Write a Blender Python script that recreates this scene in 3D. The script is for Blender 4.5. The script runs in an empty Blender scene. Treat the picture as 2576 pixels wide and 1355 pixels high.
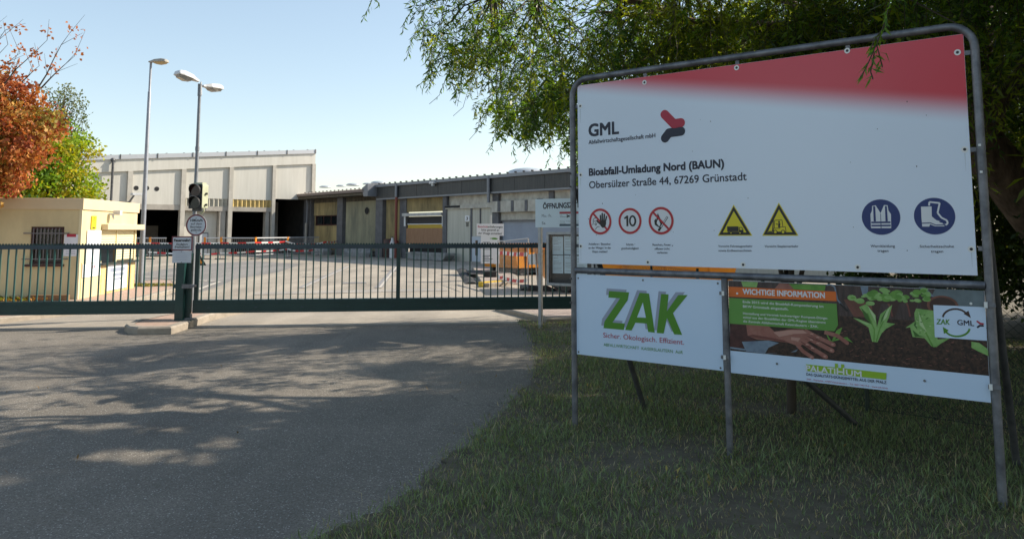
import bpy, math, random
import numpy as np
from mathutils import Vector, Matrix

# ------------------------------------------------------------------ camera, sky, sun, exposure
SC = bpy.context.scene
R = math.radians
FPX, PX, PY = 1930.0, 1288.0, 387.0          # focal length and principal point, in pixels of a 2576 wide picture
PITCH = math.atan(193.0 / 1930.0)
CAMZ = 1.65
cd = bpy.data.cameras.new("camera"); CAM = bpy.data.objects.new("camera", cd); SC.collection.objects.link(CAM)
CAM.location = (0, 0, CAMZ); CAM.rotation_euler = (math.pi / 2 + PITCH, 0, 0)
cd.sensor_fit = 'HORIZONTAL'; cd.sensor_width = 36; cd.lens = 36 * FPX / 2576
cd.shift_y = -(677.5 - PY) / 2576
cd.clip_start = 0.05; cd.clip_end = 3000
SC.camera = CAM
SUN_AZ, SUN_EL = R(20), R(36)                # azimuth from +X towards +Y
SUNV = Vector((math.cos(SUN_EL) * math.cos(SUN_AZ), math.cos(SUN_EL) * math.sin(SUN_AZ), math.sin(SUN_EL)))
wd = bpy.data.worlds.new("World"); SC.world = wd; wd.use_nodes = True
nt = wd.node_tree; bg = nt.nodes['Background']
sk = nt.nodes.new('ShaderNodeTexSky'); sk.sky_type = 'NISHITA'; sk.sun_disc = False
sk.sun_elevation = SUN_EL; sk.sun_rotation = math.pi / 2 - SUN_AZ
sk.air_density = 1.0; sk.dust_density = 0.7; sk.ozone_density = 1.6
tn = nt.nodes.new('ShaderNodeMix'); tn.data_type = 'RGBA'; tn.blend_type = 'MULTIPLY'; tn.inputs[0].default_value = 1.0; tn.inputs[7].default_value = (1.36, 1.335, 1.25, 1)
hsv = nt.nodes.new('ShaderNodeHueSaturation'); hsv.inputs['Saturation'].default_value = 1.0
gam = nt.nodes.new('ShaderNodeGamma'); gam.inputs[1].default_value = 0.74; nt.links.new(sk.outputs[0], gam.inputs[0]); nt.links.new(gam.outputs[0], tn.inputs[6]); nt.links.new(tn.outputs[2], hsv.inputs['Color']); nt.links.new(hsv.outputs[0], bg.inputs[0]); bg.inputs[1].default_value = 0.148
sl = bpy.data.lights.new("sun", 'SUN'); sl.energy = 4.5; sl.angle = R(0.53); sl.color = (1.0, 0.90, 0.76)
so = bpy.data.objects.new("sun", sl); SC.collection.objects.link(so); so.location = (20, 10, 30)
so.rotation_euler = SUNV.to_track_quat('Z', 'Y').to_euler()
SC.view_settings.view_transform = 'Standard'; SC.view_settings.look = 'None'
SC.view_settings.exposure = 0.70; SC.view_settings.gamma = 1.0

# ------------------------------------------------------------------ helpers
def ray(x, y):
    u = (x - PX) / FPX; v = (PY - y) / FPX
    cp, sp = math.cos(PITCH), math.sin(PITCH)
    return Vector((u, cp - v * sp, sp + v * cp))
def gnd(x, y, z=0.0):
    r = ray(x, y); t = (z - CAMZ) / r.z
    return Vector((r.x * t, r.y * t, z))
def dep(x, y, Y):
    r = ray(x, y); t = Y / r.y
    return Vector((r.x * t, Y, CAMZ + r.z * t))
class Plane:
    """vertical plane: s runs along d (to the right as seen), b away from the viewer, h is height"""
    def __init__(s, O, d):
        s.O = Vector((O[0], O[1], 0)); s.d = Vector((d[0], d[1], 0)).normalized()
        s.n = Vector((s.d.y, -s.d.x, 0))
        s.M = Matrix(((s.d.x, -s.n.x, 0, s.O.x), (s.d.y, -s.n.y, 0, s.O.y), (0, 0, 1, 0), (0, 0, 0, 1)))
    def sh(s, x, y, b=0.0):
        r = ray(x, y); C = Vector((0, 0, CAMZ)); O = s.O - s.n * b
        t = (O - C).dot(s.n) / r.dot(s.n); P = C + r * t
        return ((P - s.O).dot(s.d), P.z)
    def s(s, x, y, b=0.0): return s.sh(x, y, b)[0]
    def h(s, x, y, b=0.0): return s.sh(x, y, b)[1]
    def pt(s, a, h, b=0.0): return s.M @ Vector((a, b, h))
def crop(x0, y0, k):                          # reads measurements taken in an enlarged crop of the photograph
    return lambda x, y: ((x0 + x / k) * 0.78489, (y0 + y / k) * 0.78489)
def srcpx(x, y): return (x * 0.78489, y * 0.78489)

_txt = {}
def text_mesh(s, off=0.0):
    key = (s, off)
    if key not in _txt:
        c = bpy.data.curves.new("t", 'FONT'); c.body = s; c.size = 1.0; c.offset = off; c.resolution_u = 3
        c.fill_mode = 'FRONT'
        o = bpy.data.objects.new("t", c)
        me = o.to_mesh()
        v = [(a.co.x, a.co.y) for a in me.vertices]; f = [tuple(p.vertices) for p in me.polygons]
        o.to_mesh_clear(); bpy.data.objects.remove(o); bpy.data.curves.remove(c)
        _txt[key] = (v, f)
    return _txt[key]
CAPH = max(p[1] for p in text_mesh("H")[0])

class MB:
    def __init__(s, M=None):
        s.v = []; s.f = []; s.m = []; s.sm = []; s.mats = []; s.M = M
    def add(s, vs, fs, mat, smooth=False, M=None):
        M = M if M is not None else s.M; n = len(s.v)
        if mat not in s.mats: s.mats.append(mat)
        k = s.mats.index(mat)
        for p in vs:
            p = Vector(p)
            s.v.append(tuple(M @ p) if M is not None else tuple(p))
        for f in fs:
            s.f.append(tuple(i + n for i in f)); s.m.append(k); s.sm.append(smooth)
        return s
    def box(s, x0, x1, y0, y1, z0, z1, mat, M=None):
        vs = [(x, y, z) for z in (z0, z1) for y in (y0, y1) for x in (x0, x1)]
        return s.add(vs, [(0, 2, 3, 1), (4, 5, 7, 6), (0, 1, 5, 4), (2, 6, 7, 3), (0, 4, 6, 2), (1, 3, 7, 5)], mat, M=M)
    def prism(s, poly, b0, b1, mat, M=None):   # poly in (s,h), extruded along b
        n = len(poly)
        vs = [(p[0], b0, p[1]) for p in poly] + [(p[0], b1, p[1]) for p in poly]
        fs = [tuple(range(n)), tuple(range(2 * n - 1, n - 1, -1))] + [(i, i + n, (i + 1) % n + n, (i + 1) % n) for i in range(n)]
        return s.add(vs, fs, mat, M=M)
    def slab(s, poly, z0, z1, mat, M=None):    # poly in (x,y), extruded along z
        n = len(poly)
        vs = [(p[0], p[1], z0) for p in poly] + [(p[0], p[1], z1) for p in poly]
        fs = [tuple(range(n - 1, -1, -1)), tuple(range(n, 2 * n))] + [(i, (i + 1) % n, (i + 1) % n + n, i + n) for i in range(n)]
        return s.add(vs, fs, mat, M=M)
    def flat(s, poly, b, mat, M=None):
        return s.add([(p[0], b, p[1]) for p in poly], [tuple(range(len(poly)))], mat, M=M)
    def rect(s, s0, s1, h0, h1, b, mat, M=None):
        return s.flat([(s0, h0), (s1, h0), (s1, h1), (s0, h1)], b, mat, M)
    def ell(s, cs, ch, rs, rh, b, mat, n=28, M=None):
        return s.flat([(cs + rs * math.cos(2 * math.pi * i / n), ch + rh * math.sin(2 * math.pi * i / n)) for i in range(n)], b, mat, M)
    def ring(s, cs, ch, r0, r1, b, mat, n=32, a0=0, a1=2 * math.pi, M=None):
        full = abs(a1 - a0 - 2 * math.pi) < 1e-6
        k = n if full else n + 1
        A = [a0 + (a1 - a0) * i / n for i in range(k)]
        vs = [(cs + r0 * math.cos(a), b, ch + r0 * math.sin(a)) for a in A] + [(cs + r1 * math.cos(a), b, ch + r1 * math.sin(a)) for a in A]
        fs = [(i, (i + 1) % k, (i + 1) % k + k, i + k) for i in range(n)]
        return s.add(vs, fs, mat, M=M)
    def line(s, p, q, w, b, mat, M=None):
        p = Vector(p); q = Vector(q); t = (q - p).normalized(); o = Vector((-t.y, t.x)) * w / 2
        return s.flat([p + o, q + o, q - o, p - o], b, mat, M)
    def pline(s, pts, w, b, mat, M=None):
        for a, c in zip(pts, pts[1:]): s.line(a, c, w, b, mat, M); b -= 0.00002
        return s
    def tube(s, path, r, mat, n=10, M=None, caps=True):
        P = [Vector(p) for p in path]; k = len(P)
        rr = r if isinstance(r, (list, tuple)) else [r] * k
        vs = []; t0 = (P[1] - P[0]).normalized()
        u = t0.orthogonal().normalized()
        for i in range(k):
            t = ((P[i] - P[i - 1]) if i else t0).normalized()
            if i and i < k - 1: t = (t + (P[i + 1] - P[i]).normalized()).normalized()
            u = (u - t * u.dot(t)).normalized(); w = t.cross(u)
            for j in range(n):
                a = 2 * math.pi * j / n
                vs.append(P[i] + (u * math.cos(a) + w * math.sin(a)) * rr[i])
        fs = [(i * n + j, i * n + (j + 1) % n, (i + 1) * n + (j + 1) % n, (i + 1) * n + j) for i in range(k - 1) for j in range(n)]
        s.add(vs, fs, mat, True, M)
        if caps: s.add(vs[:n], [tuple(range(n - 1, -1, -1))], mat, M=M); s.add(vs[-n:], [tuple(range(n))], mat, M=M)
        return s
    def corr(s, s0, s1, h0, h1, b, pitch, amp, mat, M=None):   # corrugated sheet
        n = max(2, int((s1 - s0) / pitch * 4)); vs = []
        for i in range(n + 1):
            x = s0 + (s1 - s0) * i / n; bb = b - amp * (0.5 + 0.5 * math.sin(i * math.pi / 2))
            vs += [(x, bb, h0), (x, bb, h1)]
        return s.add(vs, [(2 * i, 2 * i + 2, 2 * i + 3, 2 * i + 1) for i in range(n)], mat, M=M)
    def text(s, t, p0, p1, cap, b, mat, off=0.0, M=None, slant=0.0):
        """p0 = start of the baseline (s,h), p1 = its end; cap = height of the capitals"""
        v, f = text_mesh(t)
        if off:                                # heavier stroke: the word laid down again, shifted a hair each way
            o_ = off * cap / CAPH; kk = off; 
            for i, (dx, dy) in enumerate(((-o_, -o_), (o_, -o_), (-o_, o_), (o_, o_))):
                s.text(t, (p0[0] + dx, p0[1] + dy), (p1[0] + dx, p1[1] + dy), cap, b - .00008 * (i + 1), mat, 0.0, M, slant)
        x0 = min(a[0] for a in v); x1 = max(a[0] for a in v)
        k = (p1[0] - p0[0]) / (x1 - x0); ky = cap / CAPH; g = (p1[1] - p0[1]) / (p1[0] - p0[0])
        return s.add([(p0[0] + (a[0] - x0) * k + slant * a[1] * ky, b, p0[1] + a[1] * ky + g * (a[0] - x0) * k) for a in v], f, mat, M=M)
    def build(s, name, parent=None, origin=None):
        me = bpy.data.meshes.new(name)
        O = Vector(origin) if origin is not None else None
        me.from_pydata(s.v if O is None else [tuple(Vector(p) - O) for p in s.v], [], s.f)
        for m in s.mats: me.materials.append(m)
        me.polygons.foreach_set('material_index', s.m); me.polygons.foreach_set('use_smooth', s.sm)
        me.update()
        o = bpy.data.objects.new(name, me); SC.collection.objects.link(o)
        if parent is not None:
            o.parent = parent
            r = parent
            loc = Vector((0, 0, 0))
            while r is not None: loc += r.location; r = r.parent
            o.location = -loc if O is None else O - loc
        elif O is not None: o.location = O
        return o
def tag(o, label=None, cat=None, group=None, kind=None):
    if label: o['label'] = label
    if cat: o['category'] = cat
    if group: o['group'] = group
    if kind: o['kind'] = kind
    return o
def thing(name, label, cat, loc=(0, 0, 0), group=None):
    o = bpy.data.objects.new(name, None); SC.collection.objects.link(o); o.empty_display_size = 0.2
    o.location = loc
    return tag(o, label, cat, group)
def copy_tree(o, parent=None):
    c = o.copy(); SC.collection.objects.link(c); c.parent = parent
    for ch in list(o.children): copy_tree(ch, c)
    return c
def bevel(o, w, seg=2):
    m = o.modifiers.new("bevel", 'BEVEL'); m.width = w; m.segments = seg; m.limit_method = 'ANGLE'; return o

# ------------------------------------------------------------------ materials
def mat(name, col, rough=0.6, col2=None, scale=4.0, metal=0.0, bump=0.0, bscale=40.0, detail=4, spec=None, coat=0.0, stretch=None, lo=0.35, hi=0.65):
    m = bpy.data.materials.new(name); m.use_nodes = True; t = m.node_tree; p = t.nodes['Principled BSDF']
    p.inputs['Roughness'].default_value = rough; p.inputs['Metallic'].default_value = metal
    p.inputs['Base Color'].default_value = (*col, 1)
    if spec is not None: p.inputs['Specular IOR Level'].default_value = spec
    if coat: p.inputs['Coat Weight'].default_value = coat; p.inputs['Coat Roughness'].default_value = 0.12
    tc = None
    if col2 or bump:
        tc = t.nodes.new('ShaderNodeTexCoord'); vec = tc.outputs['Object']
        if stretch:
            mp = t.nodes.new('ShaderNodeMapping'); mp.inputs['Scale'].default_value = stretch
            t.links.new(vec, mp.inputs[0]); vec = mp.outputs[0]
    if col2:
        n = t.nodes.new('ShaderNodeTexNoise'); n.inputs['Scale'].default_value = scale; n.inputs['Detail'].default_value = detail
        n.inputs['Roughness'].default_value = 0.65
        t.links.new(vec, n.inputs['Vector'])
        r = t.nodes.new('ShaderNodeValToRGB'); r.color_ramp.elements[0].position = lo; r.color_ramp.elements[1].position = hi
        r.color_ramp.elements[0].color = (*col, 1); r.color_ramp.elements[1].color = (*col2, 1)
        t.links.new(n.outputs[0], r.inputs[0]); t.links.new(r.outputs[0], p.inputs['Base Color'])
    if bump:
        n2 = t.nodes.new('ShaderNodeTexNoise'); n2.inputs['Scale'].default_value = bscale; n2.inputs['Detail'].default_value = 3
        t.links.new(vec, n2.inputs['Vector'])
        bp = t.nodes.new('ShaderNodeBump'); bp.inputs['Strength'].default_value = bump; bp.inputs['Distance'].default_value = 0.01
        t.links.new(n2.outputs[0], bp.inputs['Height']); t.links.new(bp.outputs[0], p.inputs['Normal'])
    return m
def print_mat(name, col, rough=0.35): return mat(name, col, rough, coat=0.0, spec=0.5)
def leaf_mat(name, trans=0.45, rough=0.5, tint=(1.5, 1.45, 0.5)):
    m = bpy.data.materials.new(name); m.use_nodes = True; t = m.node_tree; t.nodes.clear()
    out = t.nodes.new('ShaderNodeOutputMaterial'); a = t.nodes.new('ShaderNodeAttribute'); a.attribute_name = 'Col'
    p = t.nodes.new('ShaderNodeBsdfPrincipled'); p.inputs['Roughness'].default_value = rough
    p.inputs['Specular IOR Level'].default_value = 0.35
    tr = t.nodes.new('ShaderNodeBsdfTranslucent'); mx = t.nodes.new('ShaderNodeMixShader'); mx.inputs[0].default_value = trans
    mul = t.nodes.new('ShaderNodeMix'); mul.data_type = 'RGBA'; mul.blend_type = 'MULTIPLY'; mul.inputs[0].default_value = 1.0
    mul.inputs[7].default_value = (*tint, 1); mul.clamp_result = False
    t.links.new(a.outputs['Color'], p.inputs['Base Color']); t.links.new(a.outputs['Color'], mul.inputs[6])
    t.links.new(mul.outputs[2], tr.inputs['Color'])
    t.links.new(p.outputs[0], mx.inputs[1]); t.links.new(tr.outputs[0], mx.inputs[2]); t.links.new(mx.outputs[0], out.inputs[0])
    return m
def asphalt_mat(name, base, dark, light, speck=0.5, big=0.35):
    m = bpy.data.materials.new(name); m.use_nodes = True; t = m.node_tree; p = t.nodes['Principled BSDF']
    L = t.links.new; tc = t.nodes.new('ShaderNodeTexCoord')
    def noise(sc, det, ro=0.6):
        n = t.nodes.new('ShaderNodeTexNoise'); n.inputs['Scale'].default_value = sc; n.inputs['Detail'].default_value = det
        n.inputs['Roughness'].default_value = ro; L(tc.outputs['Object'], n.inputs['Vector']); return n
    def ramp(src, p0, p1, c0, c1):
        r = t.nodes.new('ShaderNodeValToRGB'); r.color_ramp.elements[0].position = p0; r.color_ramp.elements[1].position = p1
        r.color_ramp.elements[0].color = (*c0, 1); r.color_ramp.elements[1].color = (*c1, 1); L(src, r.inputs[0]); return r
    def mix(f, a, b, mode='MIX'):
        x = t.nodes.new('ShaderNodeMix'); x.data_type = 'RGBA'; x.blend_type = mode
        if isinstance(f, float): x.inputs[0].default_value = f
        else: L(f, x.inputs[0])
        L(a, x.inputs[6]); L(b, x.inputs[7]); return x.outputs[2]
    n1 = noise(0.35, 5); c1 = ramp(n1.outputs[0], 0.35, 0.7, base, dark)
    v = t.nodes.new('ShaderNodeTexVoronoi'); v.inputs['Scale'].default_value = 135.0; L(tc.outputs['Object'], v.inputs['Vector'])
    sp = t.nodes.new('ShaderNodeSeparateColor'); L(v.outputs['Color'], sp.inputs[0])
    stone = ramp(sp.outputs[0], 0.0, 1.0, (0.45, 0.45, 0.45), (1.5, 1.5, 1.5))
    c2 = mix(speck, c1.outputs[0], stone.outputs[0], 'MULTIPLY')
    w = ramp(sp.outputs[1], 0.955, 0.97, (0, 0, 0), (1, 1, 1)); wl = t.nodes.new('ShaderNodeRGB'); wl.outputs[0].default_value = (*light, 1)
    c3 = mix(w.outputs[0], c2, wl.outputs[0])
    n3 = noise(1.1, 8, 0.72); st = ramp(n3.outputs[0], 0.45, 0.75, (1, 1, 1), (0.66, 0.65, 0.64)); c4 = mix(big, c3, st.outputs[0], 'MULTIPLY')
    mp = t.nodes.new('ShaderNodeMapping'); mp.inputs['Scale'].default_value = (1.1, .16, 1); mp.inputs['Rotation'].default_value = (0, 0, .45); L(tc.outputs['Object'], mp.inputs[0])
    n5 = noise(0.9, 4, 0.55); L(mp.outputs[0], n5.inputs['Vector']); tr_ = ramp(n5.outputs[0], 0.38, 0.62, (0.84, 0.84, 0.84), (1.08, 1.07, 1.06)); c5 = mix(1.0, c4, tr_.outputs[0], 'MULTIPLY')
    n6 = noise(1.3, 5, 0.7); ad = t.nodes.new('ShaderNodeMix'); ad.data_type = 'RGBA'; ad.inputs[0].default_value = .28; L(tc.outputs['Object'], ad.inputs[6]); L(n6.outputs['Color'], ad.inputs[7])
    vc = t.nodes.new('ShaderNodeTexVoronoi'); vc.feature = 'DISTANCE_TO_EDGE'; vc.inputs['Scale'].default_value = 0.55; L(ad.outputs[2], vc.inputs['Vector'])
    ck_ = ramp(vc.outputs['Distance'], 0.0, 0.006, (0.45, 0.44, 0.43), (1, 1, 1)); msk = ramp(noise(0.22, 2).outputs[0], 0.5, 0.62, (0, 0, 0), (1, 1, 1)); c6_ = mix(msk.outputs[0], c5, ck_.outputs[0], 'MULTIPLY'); c4 = c6_
    L(c4, p.inputs['Base Color']); p.inputs['Roughness'].default_value = 0.82; p.inputs['Specular IOR Level'].default_value = 0.35
    bp = t.nodes.new('ShaderNodeBump'); bp.inputs['Strength'].default_value = 0.6; bp.inputs['Distance'].default_value = 0.006
    L(v.outputs['Distance'], bp.inputs['Height']); L(bp.outputs[0], p.inputs['Normal'])
    return m
def brick_mat(name, c1, c2, mortar, sx, sy, rough=0.8, rot=(0, 0, 0), mort=0.012):
    m = bpy.data.materials.new(name); m.use_nodes = True; t = m.node_tree; p = t.nodes['Principled BSDF']; L = t.links.new
    tc = t.nodes.new('ShaderNodeTexCoord'); mp = t.nodes.new('ShaderNodeMapping'); mp.inputs['Rotation'].default_value = rot
    L(tc.outputs['Object'], mp.inputs[0])
    b = t.nodes.new('ShaderNodeTexBrick'); b.inputs['Scale'].default_value = 1.0; b.inputs['Brick Width'].default_value = sx
    b.inputs['Row Height'].default_value = sy; b.inputs['Mortar Size'].default_value = mort
    b.inputs['Color1'].default_value = (*c1, 1); b.inputs['Color2'].default_value = (*c2, 1); b.inputs['Mortar'].default_value = (*mortar, 1)
    L(mp.outputs[0], b.inputs['Vector']); L(b.outputs['Color'], p.inputs['Base Color']); p.inputs['Roughness'].default_value = rough
    return m

M_galv = mat('galvanised_steel', (0.12, 0.125, 0.14), 0.5, (0.24, 0.245, 0.26), 9, metal=0.55, bump=0.05, bscale=60)
M_galvd = mat('dull_steel', (0.065, 0.066, 0.068), 0.6, (0.12, 0.12, 0.12), 7, metal=0.4)
M_gate = mat('gate_green_paint', (0.010, 0.043, 0.042), 0.34, (0.014, 0.055, 0.052), 3, bump=0.03, bscale=30)
M_gaterail = mat('gate_rail_paint', (0.03, 0.055, 0.075), 0.42, (0.045, 0.07, 0.09), 3)
M_white = mat('white_sheet', (0.74, 0.75, 0.76), 0.4)
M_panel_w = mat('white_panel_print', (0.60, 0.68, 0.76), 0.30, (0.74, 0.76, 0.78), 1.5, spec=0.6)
M_ink = print_mat('dark_blue_ink', (0.012, 0.016, 0.04))
M_black = print_mat('black_ink', (0.012, 0.012, 0.013))
M_red = print_mat('red_ink', (0.48, 0.02, 0.035))
M_redlog = print_mat('logo_red_ink', (0.44, 0.02, 0.05))
M_yellow = print_mat('warning_yellow_ink', (0.72, 0.60, 0.02))
M_blue = print_mat('mandatory_blue_ink', (0.012, 0.035, 0.16))
M_green = print_mat('green_ink', (0.08, 0.26, 0.02))
M_grey_s = print_mat('letter_shadow_grey', (0.32, 0.36, 0.46))
M_eyelet = mat('eyelet_white', (0.8, 0.8, 0.76), 0.35)
M_dark = mat('dark_interior', (0.012, 0.012, 0.013), 0.8)
M_rubber = mat('black_rubber', (0.02, 0.019, 0.018), 0.8, (0.05, 0.048, 0.045), 6)
M_glass = mat('dark_window_glass', (0.015, 0.018, 0.02), 0.08, spec=0.8)
# ------------------------------------------------------------------ ground and paving
M_asph = asphalt_mat('road_asphalt', (0.218, 0.194, 0.160), (0.150, 0.134, 0.112), (0.46, 0.44, 0.40), 0.6, 0.5)
M_yard = asphalt_mat('yard_concrete', (0.40, 0.352, 0.285), (0.305, 0.268, 0.22), (0.5, 0.48, 0.42), 0.22, 0.45)
M_patch = asphalt_mat('grey_asphalt', (0.25, 0.235, 0.22), (0.21, 0.20, 0.19), (0.4, 0.38, 0.34), 0.25, 0.3)
M_soil = mat('soil', (0.085, 0.07, 0.048), 0.95, (0.15, 0.128, 0.085), 5, bump=0.8, bscale=30, detail=8)
M_kerb = mat('kerb_concrete', (0.36, 0.31, 0.25), 0.85, (0.26, 0.225, 0.18), 6, bump=0.3, bscale=50)
M_pave = brick_mat('pinkish_paving', (0.40, 0.27, 0.20), (0.45, 0.32, 0.25), (0.28, 0.21, 0.16), 0.2, 0.1, rot=(0, 0, 0.5), mort=0.006)
M_mark = mat('worn_white_marking', (0.56, 0.52, 0.46), 0.8, (0.40, 0.36, 0.30), 3)
def sheet(name, pts, z, m, kind='structure'):
    o = MB().add([(p[0], p[1], z) for p in pts], [tuple(range(len(pts)))], m).build(name); return tag(o, kind=kind)
sheet('ground', [(-900, -300), (900, -300), (900, 1500), (-900, 1500)], -0.004, M_yard)
GA = Vector((gnd(0, 800).x, 13.3)); GATE = Plane((-8.876, 13.30), (9.38, 1.05))
sheet('road', [(-60, -60), (1.2, -60), (1.2, 2), (0.9, 13.9), (0.55, 14.05), GATE.pt(-30, 0, -0.1)], 0.0, M_asph)
sheet('yard', [gnd(290, 697), gnd(470, 668), gnd(560, 660), gnd(640, 656), gnd(760, 664), gnd(700, 684), gnd(590, 702), gnd(560, 716), gnd(470, 745), gnd(360, 726)], 0.0, M_patch)
# grass verge on the right: gently uneven sheet
VERGE = [gnd(x, y) for x, y in ((1300, 800), (1330, 835), (1347, 872), (1352, 905), (1344, 940), (1312, 990), (1248, 1050), (1190, 1110), (1130, 1150), (1082, 1190), (1050, 1230), (960, 1290), (830, 1340))]
VERGE = [(p.x, p.y) for p in VERGE] + [(-1.7, 3.3), (-2.4, 1.5), (-2.8, -3), (70, -3), (70, 45), (14, 30), (6, 17), (2.2, 15.2), (1.95, 14.15), (0.95, 14.05), (0.62, 13.95)]
_re = random.Random(8); _v = []                # crumbling edge between asphalt and turf
for i in range(12):
    _d = Vector((VERGE[i + 1][0] - VERGE[i][0], VERGE[i + 1][1] - VERGE[i][1])); _n = Vector((-_d.y, _d.x)).normalized()
    for k in range(7): _q = Vector(VERGE[i]) + _d * (k / 7) + _n * _re.uniform(-.05, .05); _v.append((_q.x, _q.y))
VERGE = _v + VERGE[12:]
def inside(x, y, poly):
    c = False; n = len(poly)
    for i in range(n):
        x1, y1 = poly[i][0], poly[i][1]; x2, y2 = poly[i - 1][0], poly[i - 1][1]
        if (y1 > y) != (y2 > y) and x < (x2 - x1) * (y - y1) / (y2 - y1) + x1: c = not c
    return c
sheet('verge_ground', VERGE, 0.012, M_soil)
def kerbed(name, poly, h, kw=0.14, top=M_pave, kmat=M_kerb, hole=None):
    """raised paving with a kerb stone round it"""
    P = [Vector((p[0], p[1])) for p in poly]; n = len(P)
    A = sum(P[i - 1].x * P[i].y - P[i].x * P[i - 1].y for i in range(n))
    if A < 0: P.reverse()
    I = []
    for i in range(n):
        a = (P[i] - P[i - 1]).normalized(); b = (P[(i + 1) % n] - P[i]).normalized()
        na = Vector((-a.y, a.x)); nb = Vector((-b.y, b.x)); m_ = (na + nb); m_ = m_ / max(m_.dot(na), 0.35)
        I.append(P[i] + m_ * kw)
    mb = MB(); e = 0.025
    vs = [(p.x, p.y, -0.02) for p in P] + [(p.x, p.y, h - e) for p in P] + [tuple(p + (q - p) * (e / kw)) + (h,) for p, q in zip(P, I)] + [(q.x, q.y, h) for q in I]
    fs = []
    for k in range(3):
        fs += [(k * n + i, k * n + (i + 1) % n, (k + 1) * n + (i + 1) % n, (k + 1) * n + i) for i in range(n)]
    mb.add(vs, fs, kmat)
    mb.add([(q.x, q.y, h - 0.006) for q in I], [tuple(range(n))], top)
    return tag(mb.build(name), kind='structure')
ISL = [(313, 833), (322, 839), (345, 842), (430, 841), (458, 832), (480, 824), (528, 806), (570, 795), (640, 780), (700, 768), (655, 768), (560, 782), (480, 796), (400, 808), (335, 823)]
kerbed('traffic_island', [gnd(x, y) for x, y in ISL], 0.12)
# paving in front of and beside the kiosk
kerbed('pavement', [gnd(*p) for p in ((-260, 808), (-200, 828), (0, 813), (110, 800), (195, 790), (330, 765), (440, 735), (452, 722), (440, 712), (395, 709), (345, 716), (330, 690), (250, 690), (-260, 690))], 0.10)
# paving and kerb to the right of the gate
M_pave2 = brick_mat('grey_red_paving', (0.33, 0.25, 0.21), (0.38, 0.31, 0.27), (0.22, 0.18, 0.15), 0.2, 0.1, rot=(0, 0, 0.25), mort=0.008)
kerbed('pavement', [(0.62, 13.98), (0.95, 14.08), (2.0, 14.2), (2.05, 14.75), (1.9, 16.6), (0.15, 17.0), (-0.35, 16.2)], 0.09, top=M_pave2)
# yard island with the yellow kerb end
YI = [(1187, 676), (1237, 676), (1300, 700), (1305, 716), (1230, 722), (1212, 722)]
yi = kerbed('yard_island', [gnd(x, y) for x, y in YI], 0.12, top=M_pave2)
M_ykerb = mat('yellow_kerb_paint', (0.72, 0.50, 0.02), 0.6, (0.55, 0.36, 0.03), 6)
a, b = gnd(1212, 722), gnd(1262, 718)
PY1 = Plane((a.x, a.y), (b.x - a.x, b.y - a.y))
tag(MB(PY1.M).box(0, (b - a).length, -0.04, 0.14, 0.0, 0.15, M_ykerb).build('kerb_end'), kind='structure')
# weighbridge edges, slab joints and lines in the yard
def strip(mb, p, q, w, z, m):
    p = Vector((p[0], p[1])); q = Vector((q[0], q[1])); t = (q - p).normalized(); o = Vector((-t.y, t.x)) * w / 2
    mb.add([(*(p + o), z), (*(q + o), z), (*(q - o), z), (*(p - o), z)], [(0, 1, 2, 3)], m)
mk = MB()
M_rail = mat('weighbridge_rail', (0.20, 0.19, 0.19), 0.6, (0.30, 0.28, 0.26), 8)
for p, q in (((757, 724), (876, 670)), ((951, 724), (997, 670))):
    strip(mk, gnd(*p), gnd(*q), 0.22, 0.006, M_rail); strip(mk, gnd(p[0] + 4, p[1]), gnd(q[0] + 2, q[1]), 0.07, 0.010, M_mark)
strip(mk, gnd(640, 738), gnd(1120, 728), 0.9, 0.005, asphalt_mat('slab_concrete', (0.37, 0.34, 0.30), (0.31, 0.285, 0.255), (0.45, 0.43, 0.4), 0.2, 0.4))
for p, q, w in (((862, 712), (922, 711), .5), ((960, 681), (1002, 681), .4), ((760, 696), (820, 695), .2)): strip(mk, gnd(*p), gnd(*q), w, 0.011, M_rail)
tag(mk.build('weighbridge_surface'), kind='structure')
ml = MB()
for p, q, w in (((358, 697), (455, 702), .16), ((455, 702), (552, 709), .14), ((552, 709), (486, 733), .14), ((358, 655), (640, 648), .25), ((600, 646), (700, 648), .3), ((487, 710), (552, 705), .08)):
    strip(ml, gnd(*p), gnd(*q), w, 0.013, M_mark)
tag(ml.build('road_marking'), kind='structure')

# ------------------------------------------------------------------ the large site billboard
c3 = crop(1800, 550, 3.0107); c4 = crop(2500, 550, 3.0115); c1 = crop(1800, 0, 2.2588); c2 = crop(2500, 0, 2.2583)
c5 = crop(1800, 850, 2.2583); c6 = crop(2300, 850, 2.6232); c7 = crop(1840, 300, 4.235)
BB = Plane((0.524, 6.566), (2.481, -1.897))
S = BB.sh
def poly(cr, pts): return [S(*cr(x, y)) for x, y in pts]
bb = thing('billboard', 'large steel tube framed site board with red topped white panel and two smaller boards below', 'billboard', BB.pt(1.5, 0))
SL, SR = 0.0, BB.s(2488, 700)
HT = 0.5 * (BB.h(1452, 203) + BB.h(2440, 57)); HM = 0.5 * (BB.h(1445, 682) + BB.h(2488, 714)); rr = 0.15; RT = 0.0255
fr = MB(BB.M)
arc = lambda cx, cz, a0, a1: [(cx + rr * math.cos(a0 + (a1 - a0) * i / 6), 0, cz + rr * math.sin(a0 + (a1 - a0) * i / 6)) for i in range(7)]
fr.tube([(SL, 0, -0.1)] + arc(SL + rr, HT - rr, math.pi, math.pi / 2) + arc(SR - rr, HT - rr, math.pi / 2, 0) + [(SR, 0, -0.1)], RT, M_galv, n=16)
fr.build('frame_tube', bb)
MB(BB.M).tube([(SL + 0.02, 0, HM), (SR - 0.02, 0, HM)], RT, M_galv, n=14).build('cross_tube', bb)
SMID = BB.s(1823, 720)
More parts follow.
